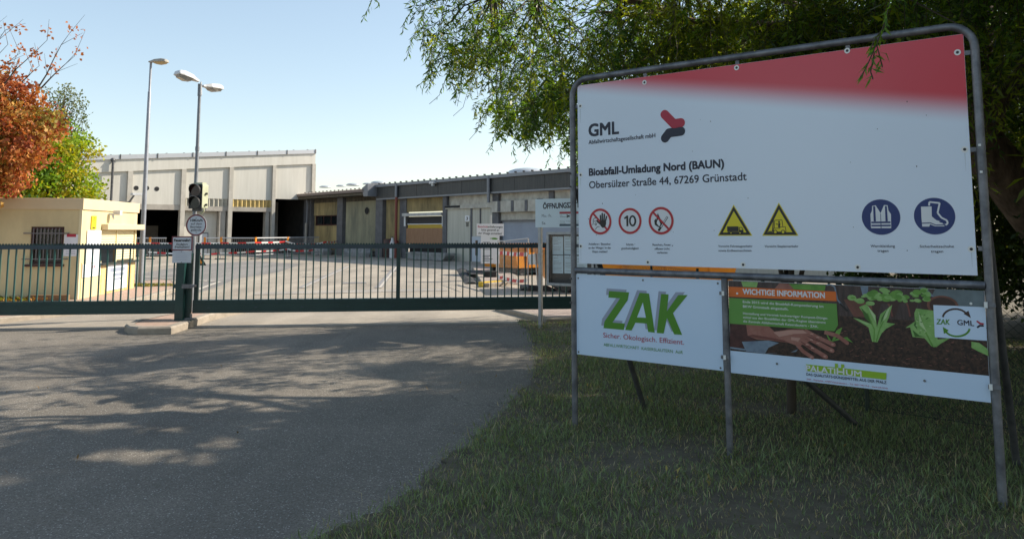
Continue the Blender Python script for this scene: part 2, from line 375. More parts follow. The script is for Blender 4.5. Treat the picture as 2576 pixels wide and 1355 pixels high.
MB(BB.M).tube([(SMID, 0, HM - 0.02), (SMID + 0.008, 0, -0.1)], RT * 0.95, M_galv, n=14).build('middle_post', bb)
for top, foot in (((SL + .01, 0.03, 2.0), (0.146, .99, -0.05)), ((SMID - .25, 0.05, 1.25), (1.885, 1.6, -0.05)), ((SR - 0.02, 0.03, 2.15), (SR + 0.0, 1.0, -0.05))):
    MB(BB.M).tube([top, foot], RT * 0.95, M_galvd, n=12).build('rear_strut', bb)
class Each:                                     # every box a part of its own
    def __init__(s, name, parent): s.n = name; s.p = parent
    def box(s, *a): MB(BB.M).box(*a).build(s.n, s.p)
    def build(s, *a): pass
cl = Each('clamp', bb)                         # welded lugs and hose clips
for x, y in ((1622, 199), (1854, 160), (2132, 117)): s_, h_ = S(x, y); cl.box(s_ - .014, s_ + .014, .004, .016, h_ - .02, HT, M_galv)
for x, y in ((2430, 133), (2450, 376), (2470, 625)): s_, h_ = S(x, y); cl.box(s_ - .02, SR, .004, .016, h_ - .014, h_ + .014, M_galv)
for x, y in ((1452, 268), (1455, 440), (1455, 618)): s_, h_ = S(x, y); cl.box(SL, s_ + .03, .004, .016, h_ - .014, h_ + .014, M_galv)
for x, y in ((1826, 737), (1829, 897)): s_, h_ = S(x, y); cl.box(SMID - .03, SMID + .03, -.034, -.02, h_ - .012, h_ + .012, M_galv); cl.box(SMID - .009, SMID + .009, -.040, -.03, h_ - .016, h_ + .016, M_eyelet)
for x, y in ((2492, 766), (2505, 972)): s_, h_ = S(x, y); cl.box(SR - .035, SR + .03, -.034, -.02, h_ - .012, h_ + .012, M_galv); cl.box(SR - .03, SR - .012, -.040, -.03, h_ - .018, h_ + .018, M_eyelet)
for x, y in ((2470, 433), (2466, 366), (1439, 437), (1439, 470), (1440, 700), (1440, 760)):
    s_, h_ = S(x, y); cl.box(s_ - .007, s_ + .007, -.034, -.02, h_ - .007, h_ + .007, M_eyelet if x > 2000 else M_galvd)
# main panel: white with the printed red wedge that fades out along its lower edge
c = [S(*c1(120, 652)), S(*c2(1312, 208)), S(*c4(1925, 995)), S(*c3(162, 890))]
m0, m1 = (c[0][0] + c[3][0]) / 2, (c[1][0] + c[2][0]) / 2; g1, g0 = (c[0][1] + c[1][1]) / 2, (c[2][1] + c[3][1]) / 2
F0 = S(1530, 219); F1 = S(2430, 280)           # fade centre line of the red print
Mp = bpy.data.materials.new('red_topped_panel_print'); Mp.use_nodes = True; t = Mp.node_tree; p = t.nodes['Principled BSDF']; L = t.links.new
geo = t.nodes.new('ShaderNodeTexCoord')
sub = t.nodes.new('ShaderNodeVectorMath'); sub.operation = 'SUBTRACT'; sub.inputs[1].default_value = BB.pt(F0[0], F0[1])
dv = (BB.pt(F1[0], F1[1]) - BB.pt(F0[0], F0[1])).normalized(); up = BB.n.cross(dv); up = up if up.z > 0 else -up
dot = t.nodes.new('ShaderNodeVectorMath'); dot.operation = 'DOT_PRODUCT'; dot.inputs[1].default_value = up
L(geo.outputs['Object'], sub.inputs[0]); L(sub.outputs[0], dot.inputs[0])
mr = t.nodes.new('ShaderNodeMapRange'); mr.interpolation_type = 'SMOOTHSTEP'; mr.inputs[1].default_value = -0.09; mr.inputs[2].default_value = 0.12
L(dot.outputs['Value'], mr.inputs[0])
mx = t.nodes.new('ShaderNodeMix'); mx.data_type = 'RGBA'; mx.inputs[6].default_value = (0.73, 0.81, 0.91, 1); mx.inputs[7].default_value = (0.64, 0.028, 0.05, 1)  # the white carries the sky's blue cast in its base colour
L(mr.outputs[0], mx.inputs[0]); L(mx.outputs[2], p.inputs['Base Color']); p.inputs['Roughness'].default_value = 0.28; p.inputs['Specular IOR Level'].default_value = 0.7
M_edge = mat('aluminium_edge', (0.55, 0.56, 0.58), 0.4, metal=0.7)
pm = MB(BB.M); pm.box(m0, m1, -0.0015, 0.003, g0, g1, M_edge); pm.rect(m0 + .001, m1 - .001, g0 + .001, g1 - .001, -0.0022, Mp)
main = pm.build('main_panel', bb)
for cr, x, y in ((c1, 601, 598), (c1, 1268, 492), (c2, 487, 369), (c2, 1285, 381), (c2, 1337, 1082), (c4, 1847, 747), (c4, 751, 922), (c3, 1753, 897), (c3, 834, 873), (c3, 187, 719), (c1, 139, 1267), (c1, 136, 769)):
    s_, h_ = S(*cr(x, y)); ey = MB(BB.M); ey.ring(s_, h_, 0.0092, 0.0195, -0.0040, M_eyelet, n=20); ey.ell(s_, h_, 0.0095, 0.0095, -0.0036, M_black, n=16); ey.build('eyelet', main)
sp_ = MB(BB.M); rs_ = random.Random(4)             # specks of dirt
for i in range(26): q_ = (rs_.uniform(m0 + .05, m1 - .05), rs_.uniform(g0 + .05, g1 - .35)); r0_ = rs_.uniform(.0016, .004); sp_.ell(q_[0], q_[1], r0_, r0_ * rs_.uniform(.6, 1.6), -.0028, M_black, n=7)
M_run = print_mat('dirt_run', (0.60, 0.67, 0.73))
for cr, x, y in ((c2, 1337, 1090), (c4, 1847, 755), (c3, 187, 728), (c1, 139, 1276), (c1, 136, 778), (c4, 751, 930)):
    q_ = S(*cr(x, y)); ln3 = min(rs_.uniform(.10, .24), q_[1] - g0 - .012); w_ = rs_.uniform(.003, .006); sp_.flat([(q_[0] - w_, q_[1] - .015), (q_[0] + w_, q_[1] - .015), (q_[0] + w_ * .3, q_[1] - ln3), (q_[0] - w_ * .2, q_[1] - ln3)], -.0026, M_run)
sp_.build('dirt_specks', main)
lt = MB(BB.M)
def ln(mb, cr, txt, x0, y0, x1, y1, cap, m, off=0.0, b=-0.0042, slant=0.0):
    """baseline from crop point (x0,y0) to (x1,y1); cap in crop pixels at the line's middle"""
    a_, e_ = S(*cr(x0, y0)), S(*cr(x1, y1)); xm, ym = (x0 + x1) / 2, (y0 + y1) / 2
    mb.text(txt, a_, e_, S(*cr(xm, ym - cap))[1] - S(*cr(xm, ym))[1], b, m, off, slant=slant)
ln(lt, c7, 'GML', 205, 580, 608, 543, 160, M_ink, 0.028)
ln(lt, c7, 'Abfallwirtschaftsgesellschaft mbH', 200, 688, 1105, 594, 54, M_ink, 0.012)
ln(lt, c7, 'Bioabfall-Umladung Nord (BAUN)', 208, 1114, 2035, 998, 100, M_ink, 0.032)
ln(lt, c7, 'Obersülzer Straße 44, 67269 Grünstadt', 208, 1286, 2345, 1174, 100, M_ink, 0.01)
for tx, x0, x1, y in (('Anlieferer / Besucher', 263, 476, 707), ('an der Waage / in der', 262, 480, 743), ('Dispo melden!', 298, 444, 780), ('Schritt-', 625, 700, 711), ('geschwindigkeit', 578, 747, 748),
                      ('Rauchen, Feuer,', 880, 1060, 714), ('offenes Licht', 900, 1044, 752), ('verboten', 921, 1024, 789), ('Vorsicht Fahrzeugverkehr', 1514, 1844, 728), ('sowie Erdbaumaschinen', 1516, 1834, 770)):
    ln(lt, c3, tx, x0, y, x1, y, 20, M_ink, 0.006)
ln(lt, c4, 'Vorsicht Staplerverkehr', -146, 730, 179, 730, 22, M_ink, 0.006)
for tx, x0, x1, y in (('Warnkleidung', 876, 1110, 729), ('tragen', 942, 1048, 774), ('Sicherheitsschuhe', 1350, 1680, 732), ('tragen', 1458, 1576, 780)): ln(lt, c4, tx, x0, y, x1, y, 24, M_ink, 0.006)
lt.build('lettering', main)
lg = MB(BB.M)                                   # two folded bars of the company emblem
def bar2(pts, w, m):
    P = poly(c7, pts)
    for a_, e_ in zip(P, P[1:]): lg.line(a_, e_, w, -0.0042, m)
    for k, q in enumerate(P): lg.ell(q[0], q[1], w / 2, w / 2, -0.0043 - 0.00005 * k, m)
wbar = 0.072
bar2([(1232, 285), (1355, 410), (1450, 398)], wbar, M_redlog); bar2([(1238, 605), (1290, 535), (1452, 512)], wbar, M_ink)
lg.build('emblem', main)
def roundsign(cr, cx, cy, ex, name):
    s_, h_ = S(*cr(cx, cy)); r_ = abs(S(*cr(cx + ex, cy))[0] - S(*cr(cx - ex, cy))[0]) / 2
    return MB(BB.M), s_, h_, r_
def frm(s_, h_, r_): return lambda x, y: (s_ + x * r_, h_ + y * r_)
B0, B1, B2, B3 = -0.0034, -0.0042, -0.0050, -0.0058
# hand: no entry for visitors
mb, s_, h_, r_ = roundsign(c3, 374, 481, 108, ''); q = frm(s_, h_, r_)
mb.ell(s_, h_, r_ * 1.04, r_ * 1.04, B0, M_white); mb.ring(s_, h_, r_ * 0.82, r_, B1, M_red)
for seg in ([(-.62, -.22), (-.74, -.22)], [(-.62, -.2), (-.62, .12), (-.5, .28), (-.3, .26), (-.2, .1), (-.22, -.12)], [(-.58, .02), (-.3, .02)], [(-.45, -.62), (-.25, -.4), (-.05, -.38)]): mb.pline([q(*a) for a in seg], r_ * .045, B1, M_black)
mb.ring(*q(-.40, -.2), r_ * .05, r_ * .1, B1, M_black, n=14)
mb.line(q(-.6, .6), q(.6, -.6), r_ * .15, B1 - .0003, M_red)
def hand(mb, o, k, m, b):
    pt = lambda x, y: (o[0] + x * k, o[1] + y * k)
    mb.flat([pt(*a) for a in ((-.26, .1), (.28, .12), (.30, -.15), (.2, -.42), (-.02, -.5), (-.2, -.36), (-.3, -.1))], b, m)
    for x0, y0, x1, y1, w in ((-.2, .05, -.23, .5, .13), (-.05, .08, -.05, .66, .13), (.1, .08, .15, .6, .13), (.23, .05, .36, .42, .12), (-.22, -.2, -.55, .08, .13)):
        mb.line(pt(x0, y0), pt(x1, y1), w * k, b - .0001, m); mb.ell(*pt(x1, y1), w * k / 2, w * k / 2, b - .0002, m, n=12)
hand(mb, q(.25, -.02), r_ * .95, M_black, B2)
mb.build('stop_hand_symbol', main)
# 10 km/h
mb, s_, h_, r_ = roundsign(c3, 661, 476, 111, ''); q = frm(s_, h_, r_)
mb.ell(s_, h_, r_ * 1.04, r_ * 1.04, B0, M_white); mb.ring(s_, h_, r_ * 0.82, r_, B1, M_red); mb.flat([q(*a) for a in ((-.30, -.40), (-.14, -.40), (-.14, .42), (-.26, .42), (-.50, .26), (-.46, .14), (-.30, .22))], B2, M_black); mb.ell(*q(.24, .01), r_ * .31, r_ * .43, B2, M_black); mb.ell(*q(.24, .01), r_ * .16, r_ * .29, B2 - .0004, M_white)
mb.build('speed_limit_symbol', main)
# fire and match
mb, s_, h_, r_ = roundsign(c3, 961, 473, 121, ''); q = frm(s_, h_, r_)
mb.ell(s_, h_, r_ * 1.04, r_ * 1.04, B0, M_white); mb.ring(s_, h_, r_ * 0.82, r_, B1, M_red)
mb.flat([q(*a) for a in ((-.12, -.52), (-.5, -.3), (-.54, .0), (-.42, .16), (-.38, .05), (-.32, .3), (-.24, .55), (-.12, .3), (-.02, .1), (.02, -.05), (.02, .05), (.12, -.12), (.1, -.32), (-.02, -.42))], B1, M_black)
mb.flat([q(*a) for a in ((-.14, -.42), (-.34, -.2), (-.3, .0), (-.2, .1), (-.1, -.1), (-.04, -.25))], B2, M_white)
mb.line(q(-.12, -.62), q(.52, .28), r_ * .15, B1 - .0004, M_black); mb.line(q(-.02, -.46), q(.5, .26), r_ * .07, B2, M_white); mb.ell(*q(-.16, -.66), r_ * .1, r_ * .1, B2, M_black)
mb.line(q(-.6, .6), q(.6, -.6), r_ * .15, B3, M_red); mb.build('no_fire_symbol', main)
# warning triangles
def tri(cr, ax, ay, lx, ly, rx, ry, mb):
    A, Lp, Rp = S(*cr(ax, ay)), S(*cr(lx, ly)), S(*cr(rx, ry)); C = ((A[0] + Lp[0] + Rp[0]) / 3, (A[1] + Lp[1] + Rp[1]) / 3)
    sc = lambda k: [(C[0] + (P_[0] - C[0]) * k, C[1] + (P_[1] - C[1]) * k) for P_ in (A, Lp, Rp)]
    mb.flat(sc(1.0), B0, M_yellow); mb.flat(sc(.92), B1, M_black); mb.flat(sc(.68), B2, M_yellow); return C, (Rp[0] - Lp[0])
mb = MB(BB.M); C, wd_ = tri(c3, 1661, 318, 1508, 618, 1842, 618, mb); q = frm(C[0], C[1], wd_)
mb.flat([q(*a) for a in ((-.21, -.03), (.12, -.03), (.12, -.17), (-.21, -.17))], B3, M_black); mb.flat([q(*a) for a in ((.13, -.05), (.22, -.05), (.26, -.13), (.26, -.2), (-.2, -.2), (-.2, -.175), (.13, -.175))], B3, M_black)
mb.flat([q(*a) for a in ((.155, -.07), (.21, -.07), (.235, -.125), (.155, -.125))], B3 - .0004, M_yellow)
for x in (-.1, .16): mb.ell(*q(x, -.21), wd_ * .045, wd_ * .045, B3 - .0006, M_black); mb.ell(*q(x, -.21), wd_ * .018, wd_ * .018, B3 - .001, M_yellow)
mb.build('truck_warning_symbol', main)
mb = MB(BB.M); C, wd_ = tri(c3, 2097, 298, 1936, 618, 2288, 618, mb); q = frm(C[0], C[1], wd_)
lw = wd_ * .017
mb.pline([q(*a) for a in ((-.16, .16), (-.20, -.19), (-.32, -.19))], lw * 1.6, B3, M_black); mb.pline([q(*a) for a in ((-.15, -.1), (-.13, .12), (.07, .13), (.09, -.07))], lw, B3, M_black)
mb.pline([q(*a) for a in ((-.17, -.1), (.0, -.1), (.02, -.06), (.16, -.06), (.17, -.2), (-.18, -.2), (-.17, -.1))], lw, B3, M_black)
mb.line(q(-.02, -.08), q(.0, .04), wd_ * .05, B3, M_black); mb.ell(*q(-.01, .075), wd_ * .026, wd_ * .03, B3, M_black); mb.line(q(-.1, .02), q(.0, .0), lw * 1.3, B3, M_black)
for x in (-.12, .09): mb.ell(*q(x, -.2), wd_ * .058, wd_ * .058, B3 - .0004, M_black); mb.ell(*q(x, -.2), wd_ * .036, wd_ * .036, B3 - .0008, M_yellow)
mb.build('forklift_warning_symbol', main)
# blue mandatory discs
def disc(cx, cy, ex, ey):
    s_, h_ = S(*c4(cx, cy)); r_ = abs(S(*c4(cx + ex, cy))[0] - S(*c4(cx - ex, cy))[0]) / 2; rh = abs(S(*c4(cx, cy - ey))[1] - S(*c4(cx, cy + ey))[1]) / 2
    m_ = MB(BB.M); m_.ell(s_, h_, r_, rh, B0, M_blue, n=48); return m_
P4 = lambda pts: poly(c4, pts)
mb = disc(974, 438, 186, 171)
mb.flat(P4([(890, 330), (925, 325), (972, 400), (1005, 322), (1040, 325), (1048, 375), (1072, 410), (1075, 545), (880, 545), (874, 410), (888, 378)]), B1, M_white)
for pts in ([(900, 335), (920, 335), (928, 480), (906, 480)], [(1014, 332), (1032, 332), (1042, 478), (1020, 480)], [(882, 482), (1068, 480), (1068, 497), (882, 499)], [(884, 513), (1070, 511), (1070, 527), (884, 529)], [(970, 405), (975, 405), (981, 545), (974, 545)]): mb.flat(P4(pts), B2, M_blue)
mb.build('vest_symbol', main)
mb = disc(1490, 429, 200, 177)
mb.flat(P4([(1362, 338), (1464, 336), (1466, 432), (1510, 468), (1560, 484), (1588, 505), (1588, 527), (1500, 527), (1448, 508), (1442, 530), (1374, 530), (1366, 440)]), B1, M_white)
mb.pline(P4([(1372, 498), (1450, 494), (1505, 515), (1590, 513)]), 0.006, B2, M_blue); mb.pline(P4([(1540, 484), (1575, 492), (1580, 505)]), 0.006, B2, M_blue)
mb.pline(P4([(1440, 328), (1442, 293), (1542, 303), (1522, 398), (1560, 445), (1612, 470), (1620, 500), (1598, 514)]), 0.0105, B1, M_white)
mb.build('safety_boot_symbol', main)
# lower left board
zc = poly(c5, [(107, 60), (1155, 108), (1175, 765), (110, 640)])
z0, z1 = (zc[0][0] + zc[3][0]) / 2, (zc[1][0] + zc[2][0]) / 2; zt, zb = (zc[0][1] + zc[1][1]) / 2, (zc[2][1] + zc[3][1]) / 2
M_zak = mat('glossy_sky_tinted_board', (0.60, 0.75, 0.92), 0.22, (0.63, 0.77, 0.93), 1.5, spec=0.7)  # blue sky cast put into the colour of a white board
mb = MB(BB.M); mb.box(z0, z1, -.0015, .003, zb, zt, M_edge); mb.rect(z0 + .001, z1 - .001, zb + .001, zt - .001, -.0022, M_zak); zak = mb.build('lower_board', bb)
mb = MB(BB.M)
def glyph(pts, dx=0.0, dh=0.0, b=-.0046, m=M_green): mb.flat([(a[0] + dx, a[1] + dh) for a in poly(c5, pts)], b, m)
for dx, dh, b, m in ((-.022, .020, -.0034, M_grey_s), (0, 0, -.0042, M_green)):
    glyph([(345, 185), (490, 195), (480, 250), (370, 412), (460, 420), (452, 466), (305, 453), (312, 405), (425, 238), (340, 232)], dx, dh, b, m)
    glyph([(566, 198), (634, 203), (676, 486), (628, 480), (618, 420), (536, 414), (508, 470), (462, 466)], dx, dh, b, m)
    glyph([(722, 206), (776, 210), (764, 330), (846, 214), (914, 214), (808, 345), (874, 502), (816, 498), (764, 380), (740, 492), (690, 488)], dx, dh, b, m)
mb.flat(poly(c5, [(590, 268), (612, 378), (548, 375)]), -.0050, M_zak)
ln(mb, c5, 'Sicher. Ökologisch. Effizient.', 303, 520, 888, 573, 36, M_redlog, 0.0); ln(mb, c5, 'ABFALLWIRTSCHAFT  KAISERSLAUTERN  AöR', 306, 582, 880, 640, 22, M_green, 0.0)
mb.build('lettering', zak)
for x, y in ((122, 92), (590, 107), (1132, 130), (125, 625), (1152, 741)):
    s_, h_ = S(*c5(x, y)); mb = MB(BB.M); mb.ell(s_, h_, .008, .008, -.0045, M_galv, n=12); mb.ell(s_ + .002, h_ - .002, .004, .004, -.005, M_galvd, n=8); mb.build('screw', zak)
# lower right poster
pc = poly(c6, [(92, 125), (2240, 213), (2303, 1158), (110, 898)])
p0, p1 = (pc[0][0] + pc[3][0]) / 2, (pc[1][0] + pc[2][0]) / 2; pt_, pb = (pc[0][1] + pc[1][1]) / 2, (pc[2][1] + pc[3][1]) / 2
M_soilp = mat('printed_soil', (0.018, 0.010, 0.008), 0.4, (0.11, 0.055, 0.035), 42, detail=9, spec=0.5, lo=0.42, hi=0.8)
M_woodp = mat('printed_planks', (0.09, 0.06, 0.055), 0.4, (0.035, 0.025, 0.025), 6, stretch=(9, 9, 1), spec=0.5)
M_skin = mat('printed_skin', (0.36, 0.16, 0.12), 0.4, (0.28, 0.10, 0.075), 14, spec=0.5)
M_skind = print_mat('printed_skin_crease', (0.17, 0.055, 0.045))
M_sleeve = mat('printed_sleeve', (0.09, 0.03, 0.028), 0.4, (0.045, 0.015, 0.015), 20, spec=0.5)
M_metalp = mat('printed_trowel', (0.22, 0.29, 0.36), 0.35, (0.12, 0.16, 0.22), 8, spec=0.5)
M_leafp = mat('printed_leaf', (0.16, 0.36, 0.06), 0.4, (0.09, 0.24, 0.035), 16, spec=0.5)
M_leafl = mat('printed_pale_leaf', (0.30, 0.50, 0.16), 0.4, (0.18, 0.38, 0.09), 16, spec=0.5)
M_potp = mat('printed_pot', (0.22, 0.085, 0.055), 0.4, (0.13, 0.05, 0.035), 12, spec=0.5)
M_potd = print_mat('printed_pot_shade', (0.05, 0.025, 0.022))
M_orange = print_mat('orange_print', (0.72, 0.15, 0.02))
M_greenb = mat('green_box_print', (0.13, 0.33, 0.06), 0.35, (0.10, 0.27, 0.05), 1.2)
M_bluep = mat('printed_backdrop', (0.20, 0.26, 0.28), 0.4, (0.10, 0.13, 0.14), 3, spec=0.5)
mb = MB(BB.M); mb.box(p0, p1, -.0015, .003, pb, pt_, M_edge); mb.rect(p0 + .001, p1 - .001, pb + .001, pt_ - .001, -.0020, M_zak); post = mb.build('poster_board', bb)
sbot = [S(*c6(105, 712)), S(*c6(2288, 930))]; hph = (sbot[0][1] + sbot[1][1]) / 2
ph = MB(BB.M)
ph.rect(p0 + .002, p1 - .002, hph, pt_ - .002, -.0024, M_soilp)
htop = S(*c6(1300, 440))[1]
ph.rect(p0 + .002, p1 - .002, htop, pt_ - .002, -.0028, M_woodp)
P6 = lambda pts: poly(c6, pts)
ph.flat(P6([(1830, 196), (2235, 212), (2246, 350), (1900, 335), (1800, 260)]), -.0030, M_bluep)
for x0, x1, x2, x3 in ((1200, 1268, 1262, 1222), (1680, 1740, 1820, 1780)): ph.flat(P6([(x0, 172), (x1, 175), (x2, 262), (x3, 260)]), -.0031, M_metalp)
ph.flat(P6([(600, 155), (910, 165), (900, 215), (640, 200)]), -.0031, M_leafp); ph.flat(P6([(200, 135), (340, 140), (330, 185), (215, 180)]), -.0031, M_leafl)
ph.flat(P6([(520, 150), (605, 155), (650, 205), (480, 195)]), -.0031, M_skin)
rg = random.Random(5)
for x0, x1 in ((1060, 1385), (1405, 1535), (1560, 1690), (1715, 1800)):            # peat pots
    ph.flat(P6([(x0, 285), (x1, 300), (x1 - 45, 440), (x0 + 85, 430)]), -.0032, M_potp); ph.flat(P6([(x1 - 90, 310), (x1, 302), (x1 - 45, 440), (x1 - 75, 440)]), -.0033, M_potd)
ph.flat(P6([(1050, 280), (1100, 268), (1800, 290), (1780, 310), (1400, 322), (1300, 318)]), -.0034, M_potd)
for i in range(60):                                                              # seedlings in the pots
    x = rg.uniform(1110, 1790); y = rg.uniform(200, 300) + (25 if x < 1330 else 0); w = rg.uniform(18, 40); s_, h_ = S(*c6(x, y)); e_ = S(*c6(x + w, y + rg.uniform(-8, 8)))
    ph.ell(s_, h_, abs(e_[0] - s_), abs(e_[0] - s_) * rg.uniform(.4, .7), -.0036 - i * 1e-5, rg.choice((M_leafl, M_leafp, M_leafl)), n=9)
for rx, m, b in ((135, M_potp, -.0038), (112, M_potd, -.0040)):
    s_, h_ = S(*c6(1893, 340)); e_ = S(*c6(1893 + rx, 340)); ph.ell(s_, h_, abs(e_[0] - s_), abs(e_[0] - s_) * .72, b, m)
def lettuce(pts, m=M_leafl, b=-.0042): ph.flat(P6(pts), b, m)
lettuce([(1300, 640), (1270, 520), (1140, 440), (1190, 450), (1290, 490), (1190, 350), (1250, 325), (1330, 420), (1340, 520), (1370, 410), (1470, 330), (1440, 440), (1420, 480), (1495, 490), (1420, 530), (1380, 570), (1345, 645)])
ph.pline(P6([(1315, 640), (1320, 540), (1260, 400)]), .008, -.0046, M_leafp); ph.pline(P6([(1335, 640), (1365, 530), (1430, 400)]), .007, -.0046, M_leafp)
lettuce([(1800, 680), (1740, 610), (1640, 600), (1620, 520), (1580, 525), (1660, 470), (1655, 400), (1670, 362), (1820, 380), (1850, 620), (1930, 615), (1840, 685)])
ph.pline(P6([(1810, 680), (1750, 560), (1700, 420)]), .009, -.0046, M_leafp); ph.pline(P6([(1815, 682), (1960, 600)]), .010, -.0047, M_leafl)
lettuce([(2135, 640), (2200, 650), (2270, 700), (2278, 760), (2190, 720), (2135, 690)])
lettuce([(900, 545), (960, 635), (1000, 545), (1050, 520), (1030, 575), (985, 620), (1090, 600), (1140, 650), (1060, 615), (965, 640), (935, 625)], M_leafp)
# trowel, sleeve and hand
ph.flat(P6([(105, 490), (250, 490), (330, 640), (200, 700), (105, 700)]), -.0040, M_sleeve)
ph.flat(P6([(205, 640), (430, 630), (690, 690), (660, 725), (420, 745), (240, 720)]), -.0043, M_metalp); ph.flat(P6([(430, 690), (520, 650), (640, 670), (685, 700), (600, 735), (400, 740)]), -.0045, M_soilp); ph.line(S(*c6(105, 690)), S(*c6(235, 708)), .012, -.0046, M_metalp)
ph.flat(P6([(240, 488), (430, 510), (480, 555), (620, 535), (720, 535), (760, 560), (880, 600), (740, 650), (690, 680), (600, 650), (460, 630), (330, 620), (255, 590)]), -.0050, M_skin)
for k, pts in enumerate(([(730, 545), (850, 610), (975, 664)], [(720, 590), (850, 655), (965, 715)], [(690, 620), (800, 700), (910, 766)], [(650, 640), (720, 720), (798, 772)], [(900, 560), (1010, 590), (1090, 650)])):
    P_ = poly(c6, pts); w = .030 if k < 3 else .026
    for a_, e_ in zip(P_, P_[1:]): ph.line(a_, e_, w, -.0052 - k * 2e-4, M_skin)
    for q_ in P_[1:]: ph.ell(q_[0], q_[1], w / 2, w / 2, -.0053 - k * 2e-4, M_skin, n=14)
    if k < 3: ph.line((P_[0][0] + .012, P_[0][1] - .018), (P_[2][0] - .01, P_[2][1] - .014), .003, -.0064, M_skind)
for i in range(230):                             # straw and crumbs in the printed soil
    x = rg.uniform(960, 2270); y = rg.uniform(520, 900)
    if y > 735 + (x - 700) * .105: continue
    an = rg.uniform(-.6, .6); ln2 = rg.uniform(8, 34); ph.line(S(*c6(x, y)), S(*c6(x + ln2 * math.cos(an), y + ln2 * math.sin(an))), rg.uniform(.0012, .0026), -.0030 - i * 2e-6, M_potp if i % 3 else M_skin)
for i in range(260):
    x = rg.uniform(950, 2270); y = rg.uniform(470, 900)
    if y > 735 + (x - 700) * .105: continue
    s_, h_ = S(*c6(x, y)); r0_ = rg.uniform(.002, .006); ph.ell(s_, h_, r0_, r0_ * .6, -.0026 - i * 1e-6, M_potd if i % 4 else M_sleeve, n=6)
M_leafh = print_mat('printed_leaf_highlight', (0.46, 0.62, 0.30)); M_leafs = print_mat('printed_leaf_shade', (0.05, 0.15, 0.025)); M_skinl = print_mat('printed_skin_light', (0.50, 0.27, 0.21))
for pts in ([(1262, 335), (1325, 420), (1332, 480), (1290, 400)], [(1455, 340), (1425, 430), (1395, 470), (1400, 410)], [(1165, 452), (1280, 495), (1250, 492)], [(1690, 385), (1720, 470), (1760, 560), (1700, 500)]): ph.flat(P6(pts), -.0048, M_leafh)
for pts in ([(1205, 352), (1262, 410), (1298, 500), (1240, 440)], [(1430, 360), (1380, 440), (1368, 500), (1400, 430)], [(1640, 540), (1700, 590), (1760, 600), (1660, 598)], [(1690, 400), (1665, 470), (1680, 540), (1650, 500)]): ph.flat(P6(pts), -.0049, M_leafs)
for k in range(14): x = rg.uniform(1640, 1800); y = rg.uniform(400, 580); s_, h_ = S(*c6(x, y)); ph.ell(s_, h_, .006, .003, -.0050 - k * 1e-5, M_leafh if k % 2 else M_leafs, n=7)
for pts in ([(470, 560), (620, 542), (720, 545), (760, 570), (640, 575), (520, 600)], [(620, 600), (700, 610), (680, 640), (620, 625)]): ph.flat(P6(pts), -.0056, M_skinl)
for pts in ([(250, 590), (340, 612), (470, 626), (600, 648), (560, 628), (420, 600), (300, 580)], [(735, 580), (800, 606), (860, 640), (800, 622)], [(690, 628), (760, 668), (830, 720), (760, 690)]): ph.flat(P6(pts), -.0066, M_skind)
for x, y in ((795, 578), (790, 625), (755, 665), (845, 605), (845, 655), (800, 695)): s_, h_ = S(*c6(x, y)); ph.ell(s_, h_, .011, .007, -.0067, M_skinl, n=10); ph.ell(s_ - .002, h_ - .006, .009, .0025, -.0068, M_skind, n=8)
for x, y in ((968, 662), (958, 712), (903, 762), (792, 768)): s_, h_ = S(*c6(x, y)); ph.ell(s_, h_, .009, .006, -.0069, M_skinl, n=9)
for x0, y0, x1, y1 in ((1100, 330, 1180, 425), (1450, 335, 1470, 430), (1600, 335, 1620, 430)): ph.line(S(*c6(x0, y0)), S(*c6(x1, y1)), .010, -.0035, M_skind)
for k in range(7): x = 1010 + k * 34; ph.line(S(*c6(x, 175 + k * 2)), S(*c6(x + 6, 300)), .0035, -.00305, M_potd)
ph.pline(P6([(915, 165), (950, 160), (985, 180), (1010, 290), (1090, 380)]), .010, -.0040, M_metalp); ph.pline(P6([(1030, 320), (1095, 385)]), .014, -.0041, M_black)
ph.build('printed_photograph', post)
mb = MB(BB.M)
mb.flat(P6([(95, 178), (997, 220), (1003, 300), (97, 262)]), -.0072, M_orange)
mb.flat(P6([(97, 272), (1003, 322), (1015, 500), (985, 552), (100, 487)]), -.0072, M_greenb)
ln(mb, c6, 'WICHTIGE INFORMATION', 216, 240, 904, 274, 44, M_white, 0.03, b=-.0080)
for tx, x0, y0, x1, y1 in (('Ende 2015 wird die Bioabfall-Kompostierung im', 216, 314, 892, 354), ('BKW Grünstadt eingestellt.', 217, 353, 598, 376)): ln(mb, c6, tx, x0, y0, x1, y1, 20, M_white, 0.012, b=-.0080)
for tx, x0, y0, x1, y1 in (('Herstellung und Vertrieb hochwertiger Kompost-Dünge-', 218, 410, 930, 452), ('mittel aus den Bioabfällen der GML-Region übernimmt', 219, 443, 912, 488), ('die Zentrale Abfallwirtschaft Kaiserslautern - ZAK.', 219, 476, 850, 522)): ln(mb, c6, tx, x0, y0, x1, y1, 18, M_white, 0.012, b=-.0080)
mb.build('lettering', post)
mb = MB(BB.M)                                   # emblem patch with two arrows
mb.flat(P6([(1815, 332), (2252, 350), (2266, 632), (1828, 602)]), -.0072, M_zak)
ln(mb, c6, 'ZAK', 1842, 492, 1952, 496, 42, M_green, 0.02, b=-.0080, slant=.12); ln(mb, c6, 'GML', 2018, 498, 2158, 508, 42, M_ink, 0.02, b=-.0080)
def arcpts(x0, y0, rx, ry, a0, a1, n=14): return [(x0 + rx * math.cos(a0 + (a1 - a0) * i / n), y0 - ry * math.sin(a0 + (a1 - a0) * i / n)) for i in range(n + 1)]
mb.pline(P6(arcpts(2000, 440, 105, 75, R(175), R(30))), .011, -.0080, M_potd); mb.flat(P6([(2070, 405), (2110, 380), (2132, 442)]), -.0084, M_potd)
